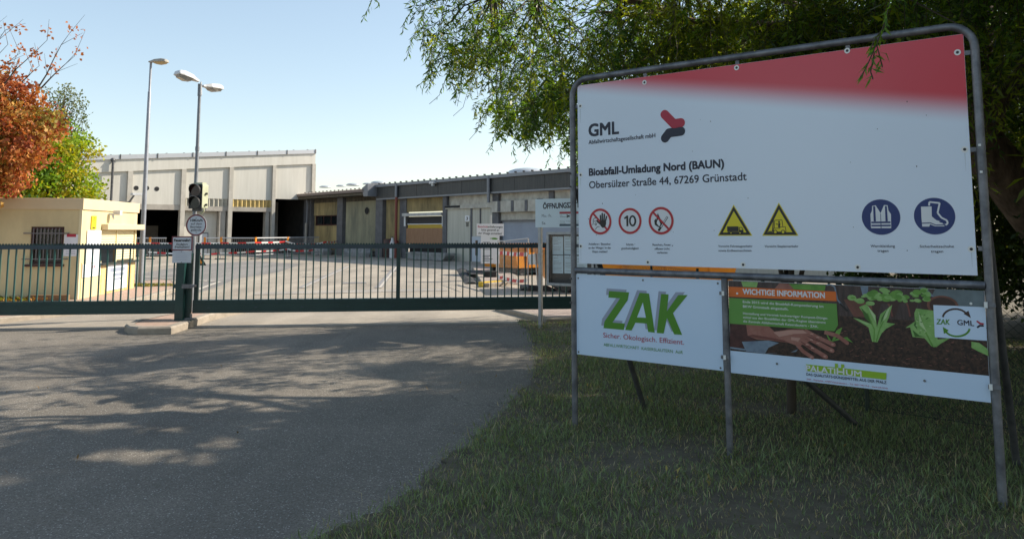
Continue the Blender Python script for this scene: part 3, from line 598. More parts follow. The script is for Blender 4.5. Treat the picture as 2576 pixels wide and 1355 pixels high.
mb.pline(P6(arcpts(2015, 525, 105, 70, R(-5), R(-155))), .011, -.0080, M_green); mb.flat(P6([(1895, 515), (1905, 575), (1945, 545)]), -.0084, M_green)
for pts, m in (([(2185, 470), (2210, 488), (2232, 490)], M_redlog), ([(2188, 518), (2205, 505), (2232, 506)], M_ink)):
    P_ = poly(c6, pts)
    for a_, e_ in zip(P_, P_[1:]): mb.line(a_, e_, .011, -.0080, m)
    for q_ in P_: mb.ell(q_[0], q_[1], .0055, .0055, -.0084, m, n=10)
mb.build('emblem_patch', post)
mb = MB(BB.M)
M_lime = print_mat('lime_green_print', (0.30, 0.50, 0.03))
mb.flat(P6([(745, 828), (1422, 902), (1418, 958), (745, 884)]), -.0060, M_lime)
for x, y in ((988, 822), (1040, 828)): mb.flat(P6([(x, y), (x + 26, y + 3), (x + 26, y + 62), (x, y + 60)]), -.0061, M_lime)
for x in (1003, 1055): mb.flat(P6([(x, 858), (x + 13, 860), (x + 13, 916), (x, 914)]), -.0066, M_white)
mb.flat(P6([(1003, 884), (1068, 890), (1068, 902), (1003, 896)]), -.0067, M_white)
ln(mb, c6, 'PALATI', 748, 883, 992, 911, 46, M_white, 0.025, b=-.0066); ln(mb, c6, 'UM', 1084, 920, 1212, 934, 44, M_white, 0.025, b=-.0066)
ln(mb, c6, 'DAS QUALITÄTS-DÜNGEMITTEL AUS DER PFALZ', 748, 922, 1422, 994, 22, M_ink, 0.01, b=-.0060)
ln(mb, c6, 'ZAK - Kapiteltal - 67657 Kaiserslautern - Tel. 0631.34117-0 - www.zak-kl.de', 750, 960, 1432, 1037, 13, M_redlog, 0, b=-.0060)
mb.build('lower_lettering', post)
for x, y in ((168, 235), (2131, 320), (502, 825), (1742, 967)): s_, h_ = S(*c6(x, y)); MB(BB.M).ell(s_, h_, .008, .008, -.0088, M_eyelet if y < 400 else M_galv, n=12).build('screw', post)

# ------------------------------------------------------------------ opening hours notice board
NB = Plane(gnd(1360, 828).xy, (0.835, -0.55)); N = NB.sh
M_alu = mat('brushed_aluminium', (0.30, 0.31, 0.33), 0.42, (0.38, 0.39, 0.41), 12, metal=0.75)
M_paper = mat('white_paper', (0.72, 0.84, 0.90), 0.6, (0.66, 0.79, 0.86), 3)
M_board = mat('dark_pinboard', (0.02, 0.021, 0.022), 0.5)
M_txt = print_mat('grey_print', (0.20, 0.22, 0.25))
nb = thing('notice_board', 'white opening hours sign above glazed notice case on two aluminium posts', 'notice board', NB.pt(0.55, 0))
sr = NB.s(1504, 640); cn = crop(1720, 620, 4.233)
for s_ in (0.0, sr - .01): bevel(MB(NB.M).box(s_ - .03, s_ + .03, -.03, .03, -.05, 2.0 if s_ == 0 else 1.9, M_alu).build('post', nb), .006)
st, sb = N(1358, 501)[1], N(1358, 572)[1]
mb = MB(NB.M); mb.box(NB.s(1351, 540), sr + .06, -.055, -.047, sb, st, mat('pale_blue_white_sheet', (0.74, 0.85, 0.93), 0.35)); mb.box(NB.s(1354, 501), NB.s(1368, 501), -.045, -.02, st - .1, st + .012, M_galvd); sg = mb.build('hours_panel', nb)
mb = MB(NB.M)
def nl(t_, x0, y0, x1, y1, cap, m, off=0.0, b=-.0556):
    a_, e_ = N(*cn(x0, y0)), N(*cn(x1, y1)); mb.text(t_, a_, e_, N(*cn(x0, y0 - cap))[1] - a_[1], b, m, off)
nl('ÖFFNUNGSZEITEN', 110, 208, 690, 186, 68, M_ink, 0.03); nl('Mo.- Fr.', 93, 322, 228, 320, 38, M_ink); nl('Sa.', 93, 420, 150, 420, 36, M_ink)
a_, e_ = N(*cn(332, 277)), N(*cn(700, 268)); mb.rect(a_[0], e_[0], a_[1], a_[1] + .035, -.0556, M_redlog)
a_, e_ = N(*cn(332, 443)), N(*cn(700, 440)); mb.rect(a_[0], e_[0], a_[1], a_[1] + .035, -.0556, print_mat('slate_blue_ink', (.05, .09, .14)))
nl('GML', 338, 308, 374, 306, 14, M_txt); mb.line(N(*cn(338, 318)), N(*cn(420, 318)), .006, -.0556, M_txt)
for pts in ([(430, 290), (446, 306), (470, 302)], [(430, 324), (446, 310), (470, 312)]): mb.pline(poly(lambda x, y: (x, y), []) or [N(*cn(*p_)) for p_ in pts], .022, -.0558, M_black)
nl('Montag - Freitag   7.00 - 16.00', 340, 384, 600, 380, 16, M_txt); nl('Samstag            8.00 - 12.00', 340, 412, 600, 408, 16, M_txt); mb.build('lettering', sg)
ct, cb = N(1380, 583)[1], N(1380, 717)[1]; s0 = NB.s(1379, 650); s1 = sr - .045; fw = .045
mb = MB(NB.M)
for a_, b_, c_, d_ in ((s0, s1, ct - fw, ct), (s0, s1, cb, cb + fw), (s0, s0 + fw, cb + fw, ct - fw), (s1 - fw, s1, cb + fw, ct - fw)): mb.box(a_, b_, -.06, .03, c_, d_, M_alu)
mb.box(s0, s1, .030, .034, cb, ct, M_alu); case = bevel(mb.build('display_case', nb), .004)
mb = MB(NB.M); mb.box(s0 + fw, s1 - fw, .012, .018, cb + fw, ct - fw, M_board); mb.build('pin_board', nb)
pp = MB(NB.M); rg = random.Random(3); wp = .205
for i in range(4):
    for j in range(2):
        a_ = s0 + fw + .035 + i * (wp + .02) + j * .0; b_ = ct - fw - .03 - j * .315 + rg.uniform(-.006, .006); k_ = rg.uniform(-.004, .004)
        if a_ + wp > s1 - fw: continue
        pp.flat([(a_, b_ - .30), (a_ + wp, b_ - .30 + k_), (a_ + wp + k_, b_), (a_ + k_, b_ - k_)], .010, M_paper)
        for r_ in range(9):
            if rg.random() < .75: pp.rect(a_ + .02, a_ + rg.uniform(.1, wp - .02), b_ - .05 - r_ * .026, b_ - .045 - r_ * .026, .0092, M_txt)
        pp.ell(a_ + wp / 2, b_ - .012, .006, .006, .009, M_black, n=8)
pp.build('notice_sheet', nb)
Mgl = bpy.data.materials.new('clear_glazing'); Mgl.use_nodes = True; t = Mgl.node_tree; t.nodes.clear(); L = t.links.new
out = t.nodes.new('ShaderNodeOutputMaterial'); tr = t.nodes.new('ShaderNodeBsdfTransparent'); gl = t.nodes.new('ShaderNodeBsdfGlossy'); gl.inputs['Roughness'].default_value = 0.02
lw = t.nodes.new('ShaderNodeLayerWeight'); lw.inputs[0].default_value = .3; fz = t.nodes.new('ShaderNodeMath'); fz.operation = 'MULTIPLY_ADD'; fz.inputs[1].default_value = .22; fz.inputs[2].default_value = .05; L(lw.outputs['Facing'], fz.inputs[0]); mx = t.nodes.new('ShaderNodeMixShader'); L(fz.outputs[0], mx.inputs[0]); L(tr.outputs[0], mx.inputs[1]); L(gl.outputs[0], mx.inputs[2]); L(mx.outputs[0], out.inputs[0])
MB(NB.M).rect(s0 + fw, s1 - fw, cb + fw, ct - fw, -.045, Mgl).build('glass_pane', nb)
# ------------------------------------------------------------------ sliding gate
GM = GATE.M
gh = lambda px, py: GATE.sh(px, py)
TOP = (gh(0, 618)[1] + gh(1356, 615)[1]) / 2; BOT = (gh(0, 792)[1] + gh(1356, 776)[1]) / 2
HB = (gh(200, 757)[1] + gh(1300, 746)[1]) / 2          # top of the bottom beam
sL = gh(-120, 700)[0]; sP0 = gh(447, 700)[0]; sP1 = gh(485, 700)[0]; sE = gh(1475, 700)[0]
def leaf(label, a, e, mids):
    g = thing('sliding_gate', label, 'gate', GATE.pt((a + e) / 2, 0), 'dark green barred sliding gate leaves')
    mb = MB(GM); mb.box(a, e, -.03, .03, TOP - .062, TOP, M_gaterail)
    n = int((e - a) / .85)
    for i in range(n + 1): mb.box(a + .3 + i * .4, a + .315 + i * .4, -.032, -.03, TOP - .04, TOP - .025, M_galvd)
    bevel(mb.build('top_rail', g), .006)
    mb = MB(GM); k = int((e - a) / .05)               # toothed comb along the top
    for i in range(k):
        s_ = a + i * .05; mb.flat([(s_, TOP), (s_ + .05, TOP), (s_ + .038, TOP + .034), (s_ + .012, TOP + .034)], 0.0, M_gate)
    mb.rect(a, e, TOP, TOP + .012, -.004, M_gate); mb.build('tooth_strip', g)
    mb = MB(GM); mb.box(a, e, -.06, .06, BOT, HB, M_gate); mb.box(a, e, -.066, .066, HB - .055, HB - .045, M_gate); mb.box(a, e, -.07, .07, BOT - .004, BOT + .03, M_gate)
    for i in range(int((e - a) / .8)): mb.box(a + .25 + i * .8, a + .30 + i * .8, -.064, -.06, HB - .14, HB - .125, M_gaterail)
    bevel(mb.build('bottom_beam', g), .006)
    mb = MB(GM); n = round((e - a) / .1265); M_bar = mat('gate_bar_lit_green', (0.022, 0.095, 0.086), 0.30, spec=0.6)  # bar green lightened to imitate the sun's sheen on the bar sides
    for i in range(1, n):
        s_ = a + i * (e - a) / n; mb.box(s_ - .011, s_ + .011, -.011, .011, HB - .002, TOP - .06, M_bar)
    mb.build('bars', g)
    for s_ in mids: MB(GM).box(s_ - .035, s_ + .035, -.03, .03, HB, TOP - .06, M_gate).build('stile', g)
    return g
leaf('shorter dark green sliding gate leaf in front of the cream kiosk', sL, sP0 + .06, (sP0 + .03,))
leaf('longer dark green sliding gate leaf between gate post and notice board', sP1 + .03, sE, (sP1 + .07, gh(1002, 690)[0], sE - .04))
# gate posts on the island
gp = thing('gate_post', 'dark green square double gate post standing on the kerbed island', 'gate post', GATE.pt(sP0 + .1, 0, -.15))
pz = .114; pS = GATE.sh(454, 800, -.16)[0]
for s_, w, b0, h_ in ((GATE.sh(454, 750, -.17)[0], .07, -.25, 1.30), (GATE.sh(472, 750, -.1)[0], .055, -.12, 1.26)):
    mb = MB(GM); mb.box(s_ - w, s_ + w, b0, b0 + 2 * w - .01, pz, h_, M_gate); bevel(mb.build('post', gp), .006)
MB(GM).box(GATE.sh(446, 800, -.2)[0], GATE.sh(486, 800, -.2)[0], -.30, -.02, pz - .002, pz + .02, M_gate).build('foot_plate', gp)
mb = MB(GM); s_ = GATE.sh(476, 700, -.2)[0]; mb.box(s_ - .10, s_ + .07, -.27, -.255, .66, .73, M_galv); mb.box(s_ - .03, s_ + .1, -.26, -.1, .675, .715, M_galv); mb.box(GATE.sh(437, 700, -.2)[0], GATE.sh(450, 700, -.2)[0], -.22, -.18, .66, .73, M_gate); mb.build('latch', gp)
mb = MB(GM); s_ = GATE.sh(484, 797, -.2)[0]; mb.box(s_ - .1, s_ + .06, -.3, -.27, pz + .02, pz + .045, M_galv); mb.box(s_ - .02, s_ + .01, -.28, -.25, pz + .02, pz + .11, M_galv); mb.build('floor_guide', gp)
ck = crop(540, 560, 4.515)
KP = Plane(GATE.pt(0, 0, -.262).xy, (9.38, 1.05)); K = KP.sh
def kpoly(pts): return [K(*ck(x, y)) for x, y in pts]
M_signred = mat('faded_sign_red', (0.20, 0.05, 0.06), 0.5); M_signw = mat('pale_sign_white', (0.60, 0.64, 0.70), 0.45)
def plate(name, label, rect, frame):
    a_, e_ = K(*ck(rect[0], rect[1])), K(*ck(rect[2], rect[3]))
    mb = MB(KP.M); mb.box(a_[0], e_[0], -.004, 0, e_[1], a_[1], M_signred if frame else M_signw)
    if frame: mb.rect(a_[0] + .02, e_[0] - .02, e_[1] + .02, a_[1] - .02, -.0048, M_signw)
    return tag(mb.build(name, origin=KP.pt(a_[0], e_[1])), label, 'sign'), a_, e_
fs, a_, e_ = plate('entrance_sign', 'white fire access sign with red border on the gate post', (52, 890, 344, 1095), True)
mb = MB(KP.M)
def kl(t_, x0, x1, y, cap, off=0.0, m=M_black, b=-.0054): mb.text(t_, K(*ck(x0, y)), K(*ck(x1, y)), K(*ck(x0, y - cap))[1] - K(*ck(x0, y))[1], b, m, off)
kl('Feuerwehr!', 82, 316, 964, 34, .05); kl('Einfahrt', 118, 280, 1020, 30, .02); kl('freihalten!', 92, 302, 1058, 30, .02)
mb.build('lettering', fs)
ps, a_, e_ = plate('info_plate', 'plain pale plate below the fire access sign on the gate post', (60, 1098, 326, 1272), False)
mb = MB(KP.M)
for y, x1 in ((1130, 240), (1165, 270), (1195, 270), (1228, 275)): mb.line(K(*ck(105, y)), K(*ck(x1, y)), .004, -.0048, M_grey_s)
for y in (1110, 1264): q_ = K(*ck(190, y)); mb.ell(q_[0], q_[1], .007, .007, -.0048, M_black, n=10)
mb.build('lettering', ps)

# ------------------------------------------------------------------ lamp post with two heads, the traffic light and the speed sign on it
M_lampw = mat('lamp_head_white', (0.70, 0.71, 0.72), 0.45, (0.55, 0.55, 0.54), 5); M_lampo = mat('weathered_lamp_head', (0.42, 0.39, 0.33), 0.6, (0.30, 0.28, 0.24), 8)
M_diff = mat('lamp_diffuser', (0.42, 0.40, 0.36), 0.35); M_difft = mat('aged_lamp_diffuser', (0.45, 0.34, 0.17), 0.4)
M_pole = mat('pole_grey', (0.25, 0.27, 0.30), 0.5, (0.20, 0.21, 0.23), 7, metal=0.35)
L2 = dep(483, 700, 14.9); LX, LY = L2.x, 14.9
lp = thing('street_lamp', 'grey lamp post with two white heads rising behind the gate post', 'street lamp', (LX, LY, 0))
ztop = dep(506, 214, LY).z; xt = dep(507, 300, LY).x
mb = MB(); mb.tube([(LX, LY, 0), (LX, LY, 1.6)], .045, M_pole, n=14); mb.tube([(LX, LY, 1.6), (LX, LY, 3.2), (LX, LY, ztop)], [.042, .032, .028], M_pole, n=14); mb.build('pole', lp)
MB().tube([(LX, LY, 3.2), (LX, LY, 3.28)], .040, M_pole, n=14).build('collar', lp); MB().tube([(LX, LY, ztop - .22), (LX, LY, ztop + .02)], .038, M_pole, n=14).build('collar', lp)
def lamp_head(parent, base, yaw, tilt, ln_, wd_, hm, dm, name='lamp_head'):
    """tapered luminaire: upper shell and a bowl below; base = fixing end"""
    Mh = Matrix.Translation(base) @ Matrix.Rotation(yaw, 4, 'Z') @ Matrix.Rotation(-tilt, 4, 'Y')
    prof = [(0, .30, .05), (.12, .40, .06), (.35, .85, .10), (.75, 1.0, .12), (.95, .92, .10), (1.0, .8, .07)]
    vs = []; fs = []
    for x, w, h in prof:
        y = w * wd_ / 2
        for yy, zz in ((-y, 0), (-y * .96, h * .35), (-y * .72, h), (y * .72, h), (y * .96, h * .35), (y, 0)): vs.append((x * ln_, yy, zz * wd_ / .3))
    for i in range(len(prof) - 1):
        for j in range(6): fs.append((i * 6 + j, i * 6 + (j + 1) % 6, (i + 1) * 6 + (j + 1) % 6, (i + 1) * 6 + j))
    fs += [tuple(range(5, -1, -1)), tuple(range((len(prof) - 1) * 6, len(prof) * 6))]
    h = MB(Mh).add(vs, fs, hm).build(name, parent); bevel(h, .012)
    vs = []; fs = []; pb_ = [(.30, .55, 0), (.38, .8, -.05), (.62, .88, -.075), (.9, .78, -.05), (.965, .62, 0)]
    for x, w, d_ in pb_:
        y = w * wd_ / 2; vs += [(x * ln_, -y, -.002), (x * ln_, -y * .6, d_ * wd_ / .3), (x * ln_, y * .6, d_ * wd_ / .3), (x * ln_, y, -.002)]
    for i in range(len(pb_) - 1):
        for j in range(3): fs.append((i * 4 + j, i * 4 + j + 1, i * 4 + j + 5, i * 4 + j + 4))
    MB(Mh).add(vs, fs, dm).build('diffuser', h)
lamp_head(lp, (LX - .02, LY - .03, ztop + .05), R(232), R(10), .47, .27, M_lampw, M_diff)
lamp_head(lp, (LX + .03, LY + .05, ztop - .03), R(64), R(2), .46, .25, M_lampw, M_diff)
mb = MB(); mb.tube([(LX + .02, LY, ztop + .06), (LX + .035, LY, ztop - .2)], .014, M_lampw, n=8); mb.build('bracket', lp)
# traffic light
M_tlb = mat('signal_front_black', (0.012, 0.011, 0.012), 0.5); M_tlg = mat('signal_housing_pale_green', (0.50, 0.52, 0.36), 0.5, (0.42, 0.44, 0.30), 5)
M_lens = mat('unlit_red_lens', (0.03, 0.006, 0.007), 0.25); M_lens2 = mat('unlit_green_lens', (0.008, 0.01, 0.01), 0.25)
M_hood = mat('signal_hood_edge', (0.20, 0.19, 0.19), 0.45)
TP = Plane((LX - .05, LY - .16), (math.cos(R(-16)), math.sin(R(-16)))); T_ = TP.sh
a_, e_ = T_(*ck(304, 140)), T_(*ck(470, 487)); s0, s1 = a_[0], e_[0] + .01; h1, h0 = a_[1], e_[1]
tl = thing('traffic_light', 'unlit two lens traffic light in pale green housing on the lamp post', 'traffic light', TP.pt(s0, h0))
bevel(MB(TP.M).box(s0 + .008, s1 - .008, .012, .20, h0 + .006, h1 - .006, M_tlg).build('housing', tl), .012)
MB(TP.M).box(s0, s1, -.002, .012, h0, h1, M_tlb).build('front_plate', tl)
for k, m in ((.75, M_lens), (.25, M_lens2)):
    cz = h0 + (h1 - h0) * k; cs = (s0 + s1) / 2; r_ = (s1 - s0) * .40
    ls = MB(TP.M).ell(cs, cz, r_, r_, -.006, m, n=28).build('lens', tl)
    vs = []; fs = []; nn = 20                      # hood: tapered half tube
    for i in range(nn + 1):
        a = R(-25) + R(230) * i / nn; d_ = .015 + .065 * max(0, math.sin((a + R(25)) * 180 / 230))
        for rr_, bb_ in ((r_, -.004), (r_ * 1.02, -.004 - d_), (r_ * 1.10, -.004 - d_), (r_ * 1.08, -.003)): vs.append((cs + rr_ * math.cos(a), bb_, cz + rr_ * math.sin(a)))
    for i in range(nn):
        for j in range(3): fs.append((i * 4 + j, i * 4 + j + 1, i * 4 + j + 5, i * 4 + j + 4))
    MB(TP.M).add(vs, [f for k2, f in enumerate(fs) if k2 % 3 != 1], M_tlb, True).add(vs, [f for k2, f in enumerate(fs) if k2 % 3 == 1], M_hood).build('hood', tl)
mb = MB(TP.M); mb.box(s0 + .06, s1 - .03, .04, .16, h1 - .002, h1 + .035, M_tlg); mb.box(s0 + .05, s1 - .02, .04, .16, h0 - .05, h0 + .002, M_galvd); mb.tube([(s1 - .03, .09, h0 + .01), (s1 - .02, .09, h0 - .05), (s1 - .08, .09, h0 - .10)], .022, M_tlg, n=10); mb.build('mount', tl)
for dz in (.5, .04):
    cz = h0 + (h1 - h0) * (dz + .12); MB(TP.M).tube([(s1 - .012, .12, cz), (s1 + .022, .12, cz - .003)], [.018, .024], M_tlb, n=10).build('side_knob', tl)
# round speed sign
RP = Plane((LX, LY - .09), (math.cos(R(-6)), math.sin(R(-6)))); Rr = RP.sh
cS, cH = Rr(*ck(403, 728)); r_ = (Rr(*ck(551, 728))[0] - Rr(*ck(253, 728))[0]) / 2
mb = MB(RP.M); n = 40; vs = [(cS + r_ * math.cos(2 * math.pi * i / n), b_, cH + r_ * math.sin(2 * math.pi * i / n)) for b_ in (-.004, .002) for i in range(n)]
mb.add(vs, [tuple(range(n)), tuple(range(2 * n - 1, n - 1, -1))] + [(i, (i + 1) % n, (i + 1) % n + n, i + n) for i in range(n)], M_signw)
mb.ring(cS, cH, r_ * .86, r_, -.0048, M_signred, n=44); ss = mb.build('speed_sign', origin=RP.pt(cS, cH - r_)); tag(ss, 'round red rimmed speed sign under the traffic light', 'sign')
mb = MB(RP.M)
def rl(t_, x0, x1, y, cap, off=0.0, m=M_black): mb.text(t_, Rr(*ck(x0, y)), Rr(*ck(x1, y)), Rr(*ck(x0, y - cap))[1] - Rr(*ck(x0, y))[1], -.0054, m, off)
M_gtx = print_mat('grey_sign_text', (.10, .10, .12))
rl('10Km/h', 320, 494, 675, 32, .04); rl('auf dem', 326, 484, 722, 29, .02, M_gtx); rl('Betriebs-', 318, 490, 768, 29, .02, M_gtx); rl('gelände', 324, 476, 812, 29, .02, M_gtx)
for y in (627, 835): q_ = Rr(*ck(402, y)); mb.ell(q_[0], q_[1], .008, .008, -.0056, M_black, n=10)
mb.build('lettering', ss)
# single headed lamp by the kiosk
P1 = gnd(353, 717, 0.1); LY1 = P1.y
l1 = thing('street_lamp', 'tall pale grey lamp post with one weathered head beside the kiosk', 'street lamp', P1)
z1 = dep(379, 156, LY1).z
MB().tube([(P1.x, LY1, .09), (P1.x, LY1, 2.2), (P1.x + .0, LY1, z1 - .9), (P1.x, LY1, z1 - .88), (P1.x, LY1, z1)], [.072, .064, .046, .034, .032], mat('lamp_post_pale', (0.30, 0.32, 0.36), 0.5, (0.24, 0.26, 0.29), 5, metal=0.2), n=16).build('pole', l1)
lamp_head(l1, (P1.x - .06, LY1, z1 - .02), R(-8), R(-1), .58, .26, M_lampo, M_difft)

# ------------------------------------------------------------------ kiosk
M_cream = mat('cream_render', (0.70, 0.595, 0.34), 0.75, (0.56, 0.47, 0.27), 1.4, detail=8, stretch=(1, 1, .5), bump=0.08, bscale=60)
M_creamt = mat('cream_fascia', (0.70, 0.57, 0.36), 0.6, (0.64, 0.52, 0.33), 1.5)
M_ybrick = brick_mat('yellow_clinker', (0.66, 0.45, 0.16), (0.58, 0.38, 0.13), (0.62, 0.48, 0.25), 0.24, 0.08, rot=(math.pi / 2, 0, math.pi / 2))
M_shut = mat('cream_shutter', (0.74, 0.66, 0.42), 0.6); M_frame = mat('brown_window_frame', (0.06, 0.02, 0.018), 0.6); M_ironbar = mat('grey_iron_bar', (0.16, 0.15, 0.16), 0.6)
cz5 = crop(0, 600, 3.387)
kc = gnd(194.6, 753, 0.09); KR = Plane(kc.xy, (-0.122, 0.993)); KF = Plane(kc.xy, (0.993, 0.122))
HK = KR.h(206, 498.5); HFB = KR.h(204, 527); SK = KR.s(342, 620)
ki = thing('kiosk', 'small flat roofed cream weighing kiosk with barred window and roller shutter', 'kiosk', kc)
FW = 4.6
mb = MB(KF.M)
wx0, wx1 = KF.s(*cz5(330, 600)), KF.s(*cz5(690, 600)); wh1, wh0 = KF.h(*cz5(510, 428)), KF.h(*cz5(490, 835))
b0 = 0.05
for s_a, s_b, h_a, h_b in ((-FW, wx0, b0, HFB), (wx1, 0, b0, HFB), (wx0, wx1, wh1, HFB), (wx0, wx1, b0, wh0)): mb.box(s_a, s_b, 0, .2, h_a, h_b, M_cream)
mb.M = KR.M
d0, d1 = KR.s(*cz5(885, 1000)) + .02, KR.s(*cz5(1075, 1000)); o0, o1 = KR.s(*cz5(1085, 700)), KR.s(*cz5(1455, 700)); oh1, oh0 = KR.h(*cz5(1280, 465)), KR.h(*cz5(1280, 805))
for s_a, s_b, h_a, h_b, m in ((0.2, o0, b0, HFB, M_cream), (o1, SK, oh0, HFB, M_cream), (o0, o1, oh1, HFB, M_cream), (o0, SK, b0, oh0, M_ybrick)): mb.box(s_a, s_b, 0, .2, h_a, h_b, m)
mb.M = KF.M; mb.box(-FW, -FW + .2, .2, SK, b0, HFB, M_cream); mb.box(-FW + .2, -.2, SK - .2, SK, b0, HFB, M_cream); mb.build('wall', ki)
mb = MB(KF.M); mb.box(-FW - .03, .035, -.035, SK + .05, HFB, HK, M_creamt); bevel(mb.build('roof', ki), .01)
mb = MB(KR.M); mb.box(-.02, .012, -.012, .05, b0, HFB, M_shut); mb.build('corner_trim', ki)
win = thing('window', None, None, KF.pt(wx0, wh0)); win.parent = ki; win.location = Vector(win.location) - ki.location
mb = MB(KF.M); fw = .06
for s_a, s_b, h_a, h_b in ((wx0, wx1, wh1 - fw, wh1), (wx0, wx1, wh0, wh0 + fw), (wx0, wx0 + fw, wh0 + fw, wh1 - fw), (wx1 - fw, wx1, wh0 + fw, wh1 - fw)): mb.box(s_a, s_b, .03, .1, h_a, h_b, M_frame)
mb.build('frame', win)
M_curt = mat('dark_glass_with_curtain', (0.015, 0.018, 0.017), 0.12, (0.10, 0.10, 0.085), 5, detail=8, spec=0.8, lo=.45, hi=.8)
MB(KF.M).box(wx0 + fw, wx1 - fw, .07, .08, wh0 + fw, wh1 - fw, M_curt).build('pane', win)
MB(KF.M).box(wx0 - .1, wx1 + .04, -.07, .02, wh0 - .05, wh0 - .002, M_frame).build('sill', win)
mb = MB(KF.M)
for k in range(8): s_ = wx0 + .08 + k * (wx1 - wx0 - .16) / 7; mb.tube([(s_, -.05, wh0 + .1), (s_, -.05, wh1 - .03)], .011, M_ironbar, n=8)
for h_ in (wh0 + .12, wh1 - .15): mb.box(wx0 - .14, wx1 + .12, -.06, -.045, h_ - .012, h_ + .012, M_ironbar)
for s_ in (wx0 - .12, wx1 + .1):
    for h_ in (wh0 + .12, wh1 - .15): mb.box(s_ - .012, s_ + .012, -.05, 0, h_ - .012, h_ + .012, M_ironbar)
mb.build('window_bars', win)
def onR(mb, x0, y0, x1, y1, b, m):
    a_, e_ = KR.sh(*cz5(x0, y0)), KR.sh(*cz5(x1, y1)); mb.box(a_[0], e_[0], b - .012, b, min(a_[1], e_[1]), max(a_[1], e_[1]), m)
mb = MB(KR.M); s_a, s_b = KR.s(*cz5(1100, 430)), KR.s(*cz5(1505, 430)); h_a, h_b = KR.h(*cz5(1300, 402)), KR.h(*cz5(1300, 462)); mb.box(s_a, s_b, -.16, 0, h_b, h_a, M_creamt); bevel(mb.build('shutter_box', ki), .012)
sh_mid = KR.s(*cz5(1262, 700)); hs = KR.h(*cz5(1170, 655))
mb = MB(KR.M)
def slats(s_a, s_b, h_a, h_b):
    n = int((h_b - h_a) / .06)
    for i in range(n): q0 = h_a + i * (h_b - h_a) / n; mb.add([(s_a, .03, q0), (s_b, .03, q0), (s_b, .012, q0 + .04), (s_a, .012, q0 + .04), (s_b, .03, q0 + (h_b - h_a) / n), (s_a, .03, q0 + (h_b - h_a) / n)], [(0, 1, 2, 3), (3, 2, 4, 5)], M_shut)
slats(o0 + .02, sh_mid - .02, hs, oh1); slats(sh_mid + .03, o1 - .02, oh0 + .03, oh1); mb.box(sh_mid - .02, sh_mid + .03, -.005, .04, oh0, oh1, M_shut); mb.box(o0, o1, .03, .045, oh0, oh1, M_dark); mb.build('roller_shutter', ki)
mb = MB(KR.M); sv = KR.s(*cz5(1255, 740)); mb.box(o0, sh_mid - .02, .022, .028, oh0, hs, M_glass); mb.build('serving_pane', ki)
MB(KR.M).box(sh_mid - .09, sh_mid - .03, .0, .03, oh0, hs, mat('orange_wood', (0.5, 0.25, 0.04), 0.5)).build('pane_frame', ki)
MB(KR.M).box(o0 - .03, SK + .03, -.1, .05, oh0 - .05, oh0, mat('dark_counter', (0.03, 0.035, 0.03), 0.5)).build('counter', ki)
mb = MB(KR.M); onR(mb, 885, 820, 1075, 1175, 0.0, M_cream); mb.build('door', ki)
M_poster = mat('white_poster', (0.78, 0.80, 0.84), 0.5, (0.70, 0.72, 0.78), 6); M_sticker = mat('yellow_sticker', (0.85, 0.62, 0.02), 0.5)
mb = MB(KR.M); onR(mb, 988, 310, 1032, 455, -.012, M_sticker); a_, e_ = KR.sh(*cz5(1010, 345)), KR.sh(*cz5(1010, 445)); mb.ring(a_[0], a_[1], .03, .045, -.0245, M_black, n=16); mb.rect(a_[0] - .08, a_[0] + .08, e_[1], e_[1] + .03, -.0245, M_black); mb.build('yellow_notice', ki)
mb = MB(KR.M); onR(mb, 940, 468, 1072, 810, -.014, M_poster)
for x, y in ((965, 575), (985, 572), (1012, 570), (1040, 580)): q_ = KR.sh(*cz5(x, y)); mb.rect(q_[0], q_[0] + .05, q_[1], q_[1] + .04, -.0265, M_grey_s)
mb.build('display_board', ki)
mb = MB(KR.M); onR(mb, 888, 835, 1078, 955, -.016, M_poster); a_, e_ = KR.sh(*cz5(915, 925)), KR.sh(*cz5(985, 920)); mb.rect(a_[0], e_[0], a_[1], a_[1] + .012, -.0285, M_grey_s)
for x, y, m in ((990, 850, M_redlog), (1010, 848, M_redlog)): q_ = KR.sh(*cz5(x, y)); mb.rect(q_[0], q_[0] + .05, q_[1] - .06, q_[1], -.0285, m)
mb.build('price_notice', ki)
mb = MB(KR.M); onR(mb, 1158, 840, 1362, 1085, -.012, M_poster)
for y0, y1, x0, x1 in ((880, 905, 1185, 1345), (935, 955, 1215, 1335), (985, 1000, 1230, 1305)): a_, e_ = KR.sh(*cz5(x0, y0)), KR.sh(*cz5(x1, y1 - 5)); mb.rect(a_[0], e_[0], e_[1], a_[1], -.0245, M_grey_s)
mb.build('counter_notice', ki)
mb = MB(KF.M); a_, e_ = KF.sh(*cz5(702, 512)), KF.sh(*cz5(855, 628)); mb.box(a_[0], e_[0], -.012, 0, e_[1] - .25, a_[1], M_poster); q_ = KF.sh(*cz5(778, 525)); mb.rect(q_[0] - .1, q_[0] + .1, q_[1] - .03, q_[1] + .04, -.0126, M_redlog)
for k in range(5): mb.rect(a_[0] + .05, e_[0] - .06, a_[1] - .24 - k * .05, a_[1] - .225 - k * .05, -.0126, M_grey_s)
mb.build('company_plate', ki)
mb = MB(KR.M); q_ = KR.sh(*cz5(1245, 292), -.15); mb.tube([(q_[0], 0, q_[1]), (q_[0], -.14, q_[1])], .025, M_lampw, n=8); mb.box(q_[0] - .02, q_[0] + .14, -.28, -.12, q_[1] - .02, q_[1] + .09, M_lampw); mb.tube([(q_[0], -.1, q_[1] - .01), (q_[0] - .02, -.14, q_[1] - .12)], [.03, .022], M_lampw, n=8); mb.build('flood_light', ki)
pb1 = thing('plank', 'weathered plank with fallen leaves lying at the kiosk wall', 'plank', KF.pt(-1.4, .1, -.3))
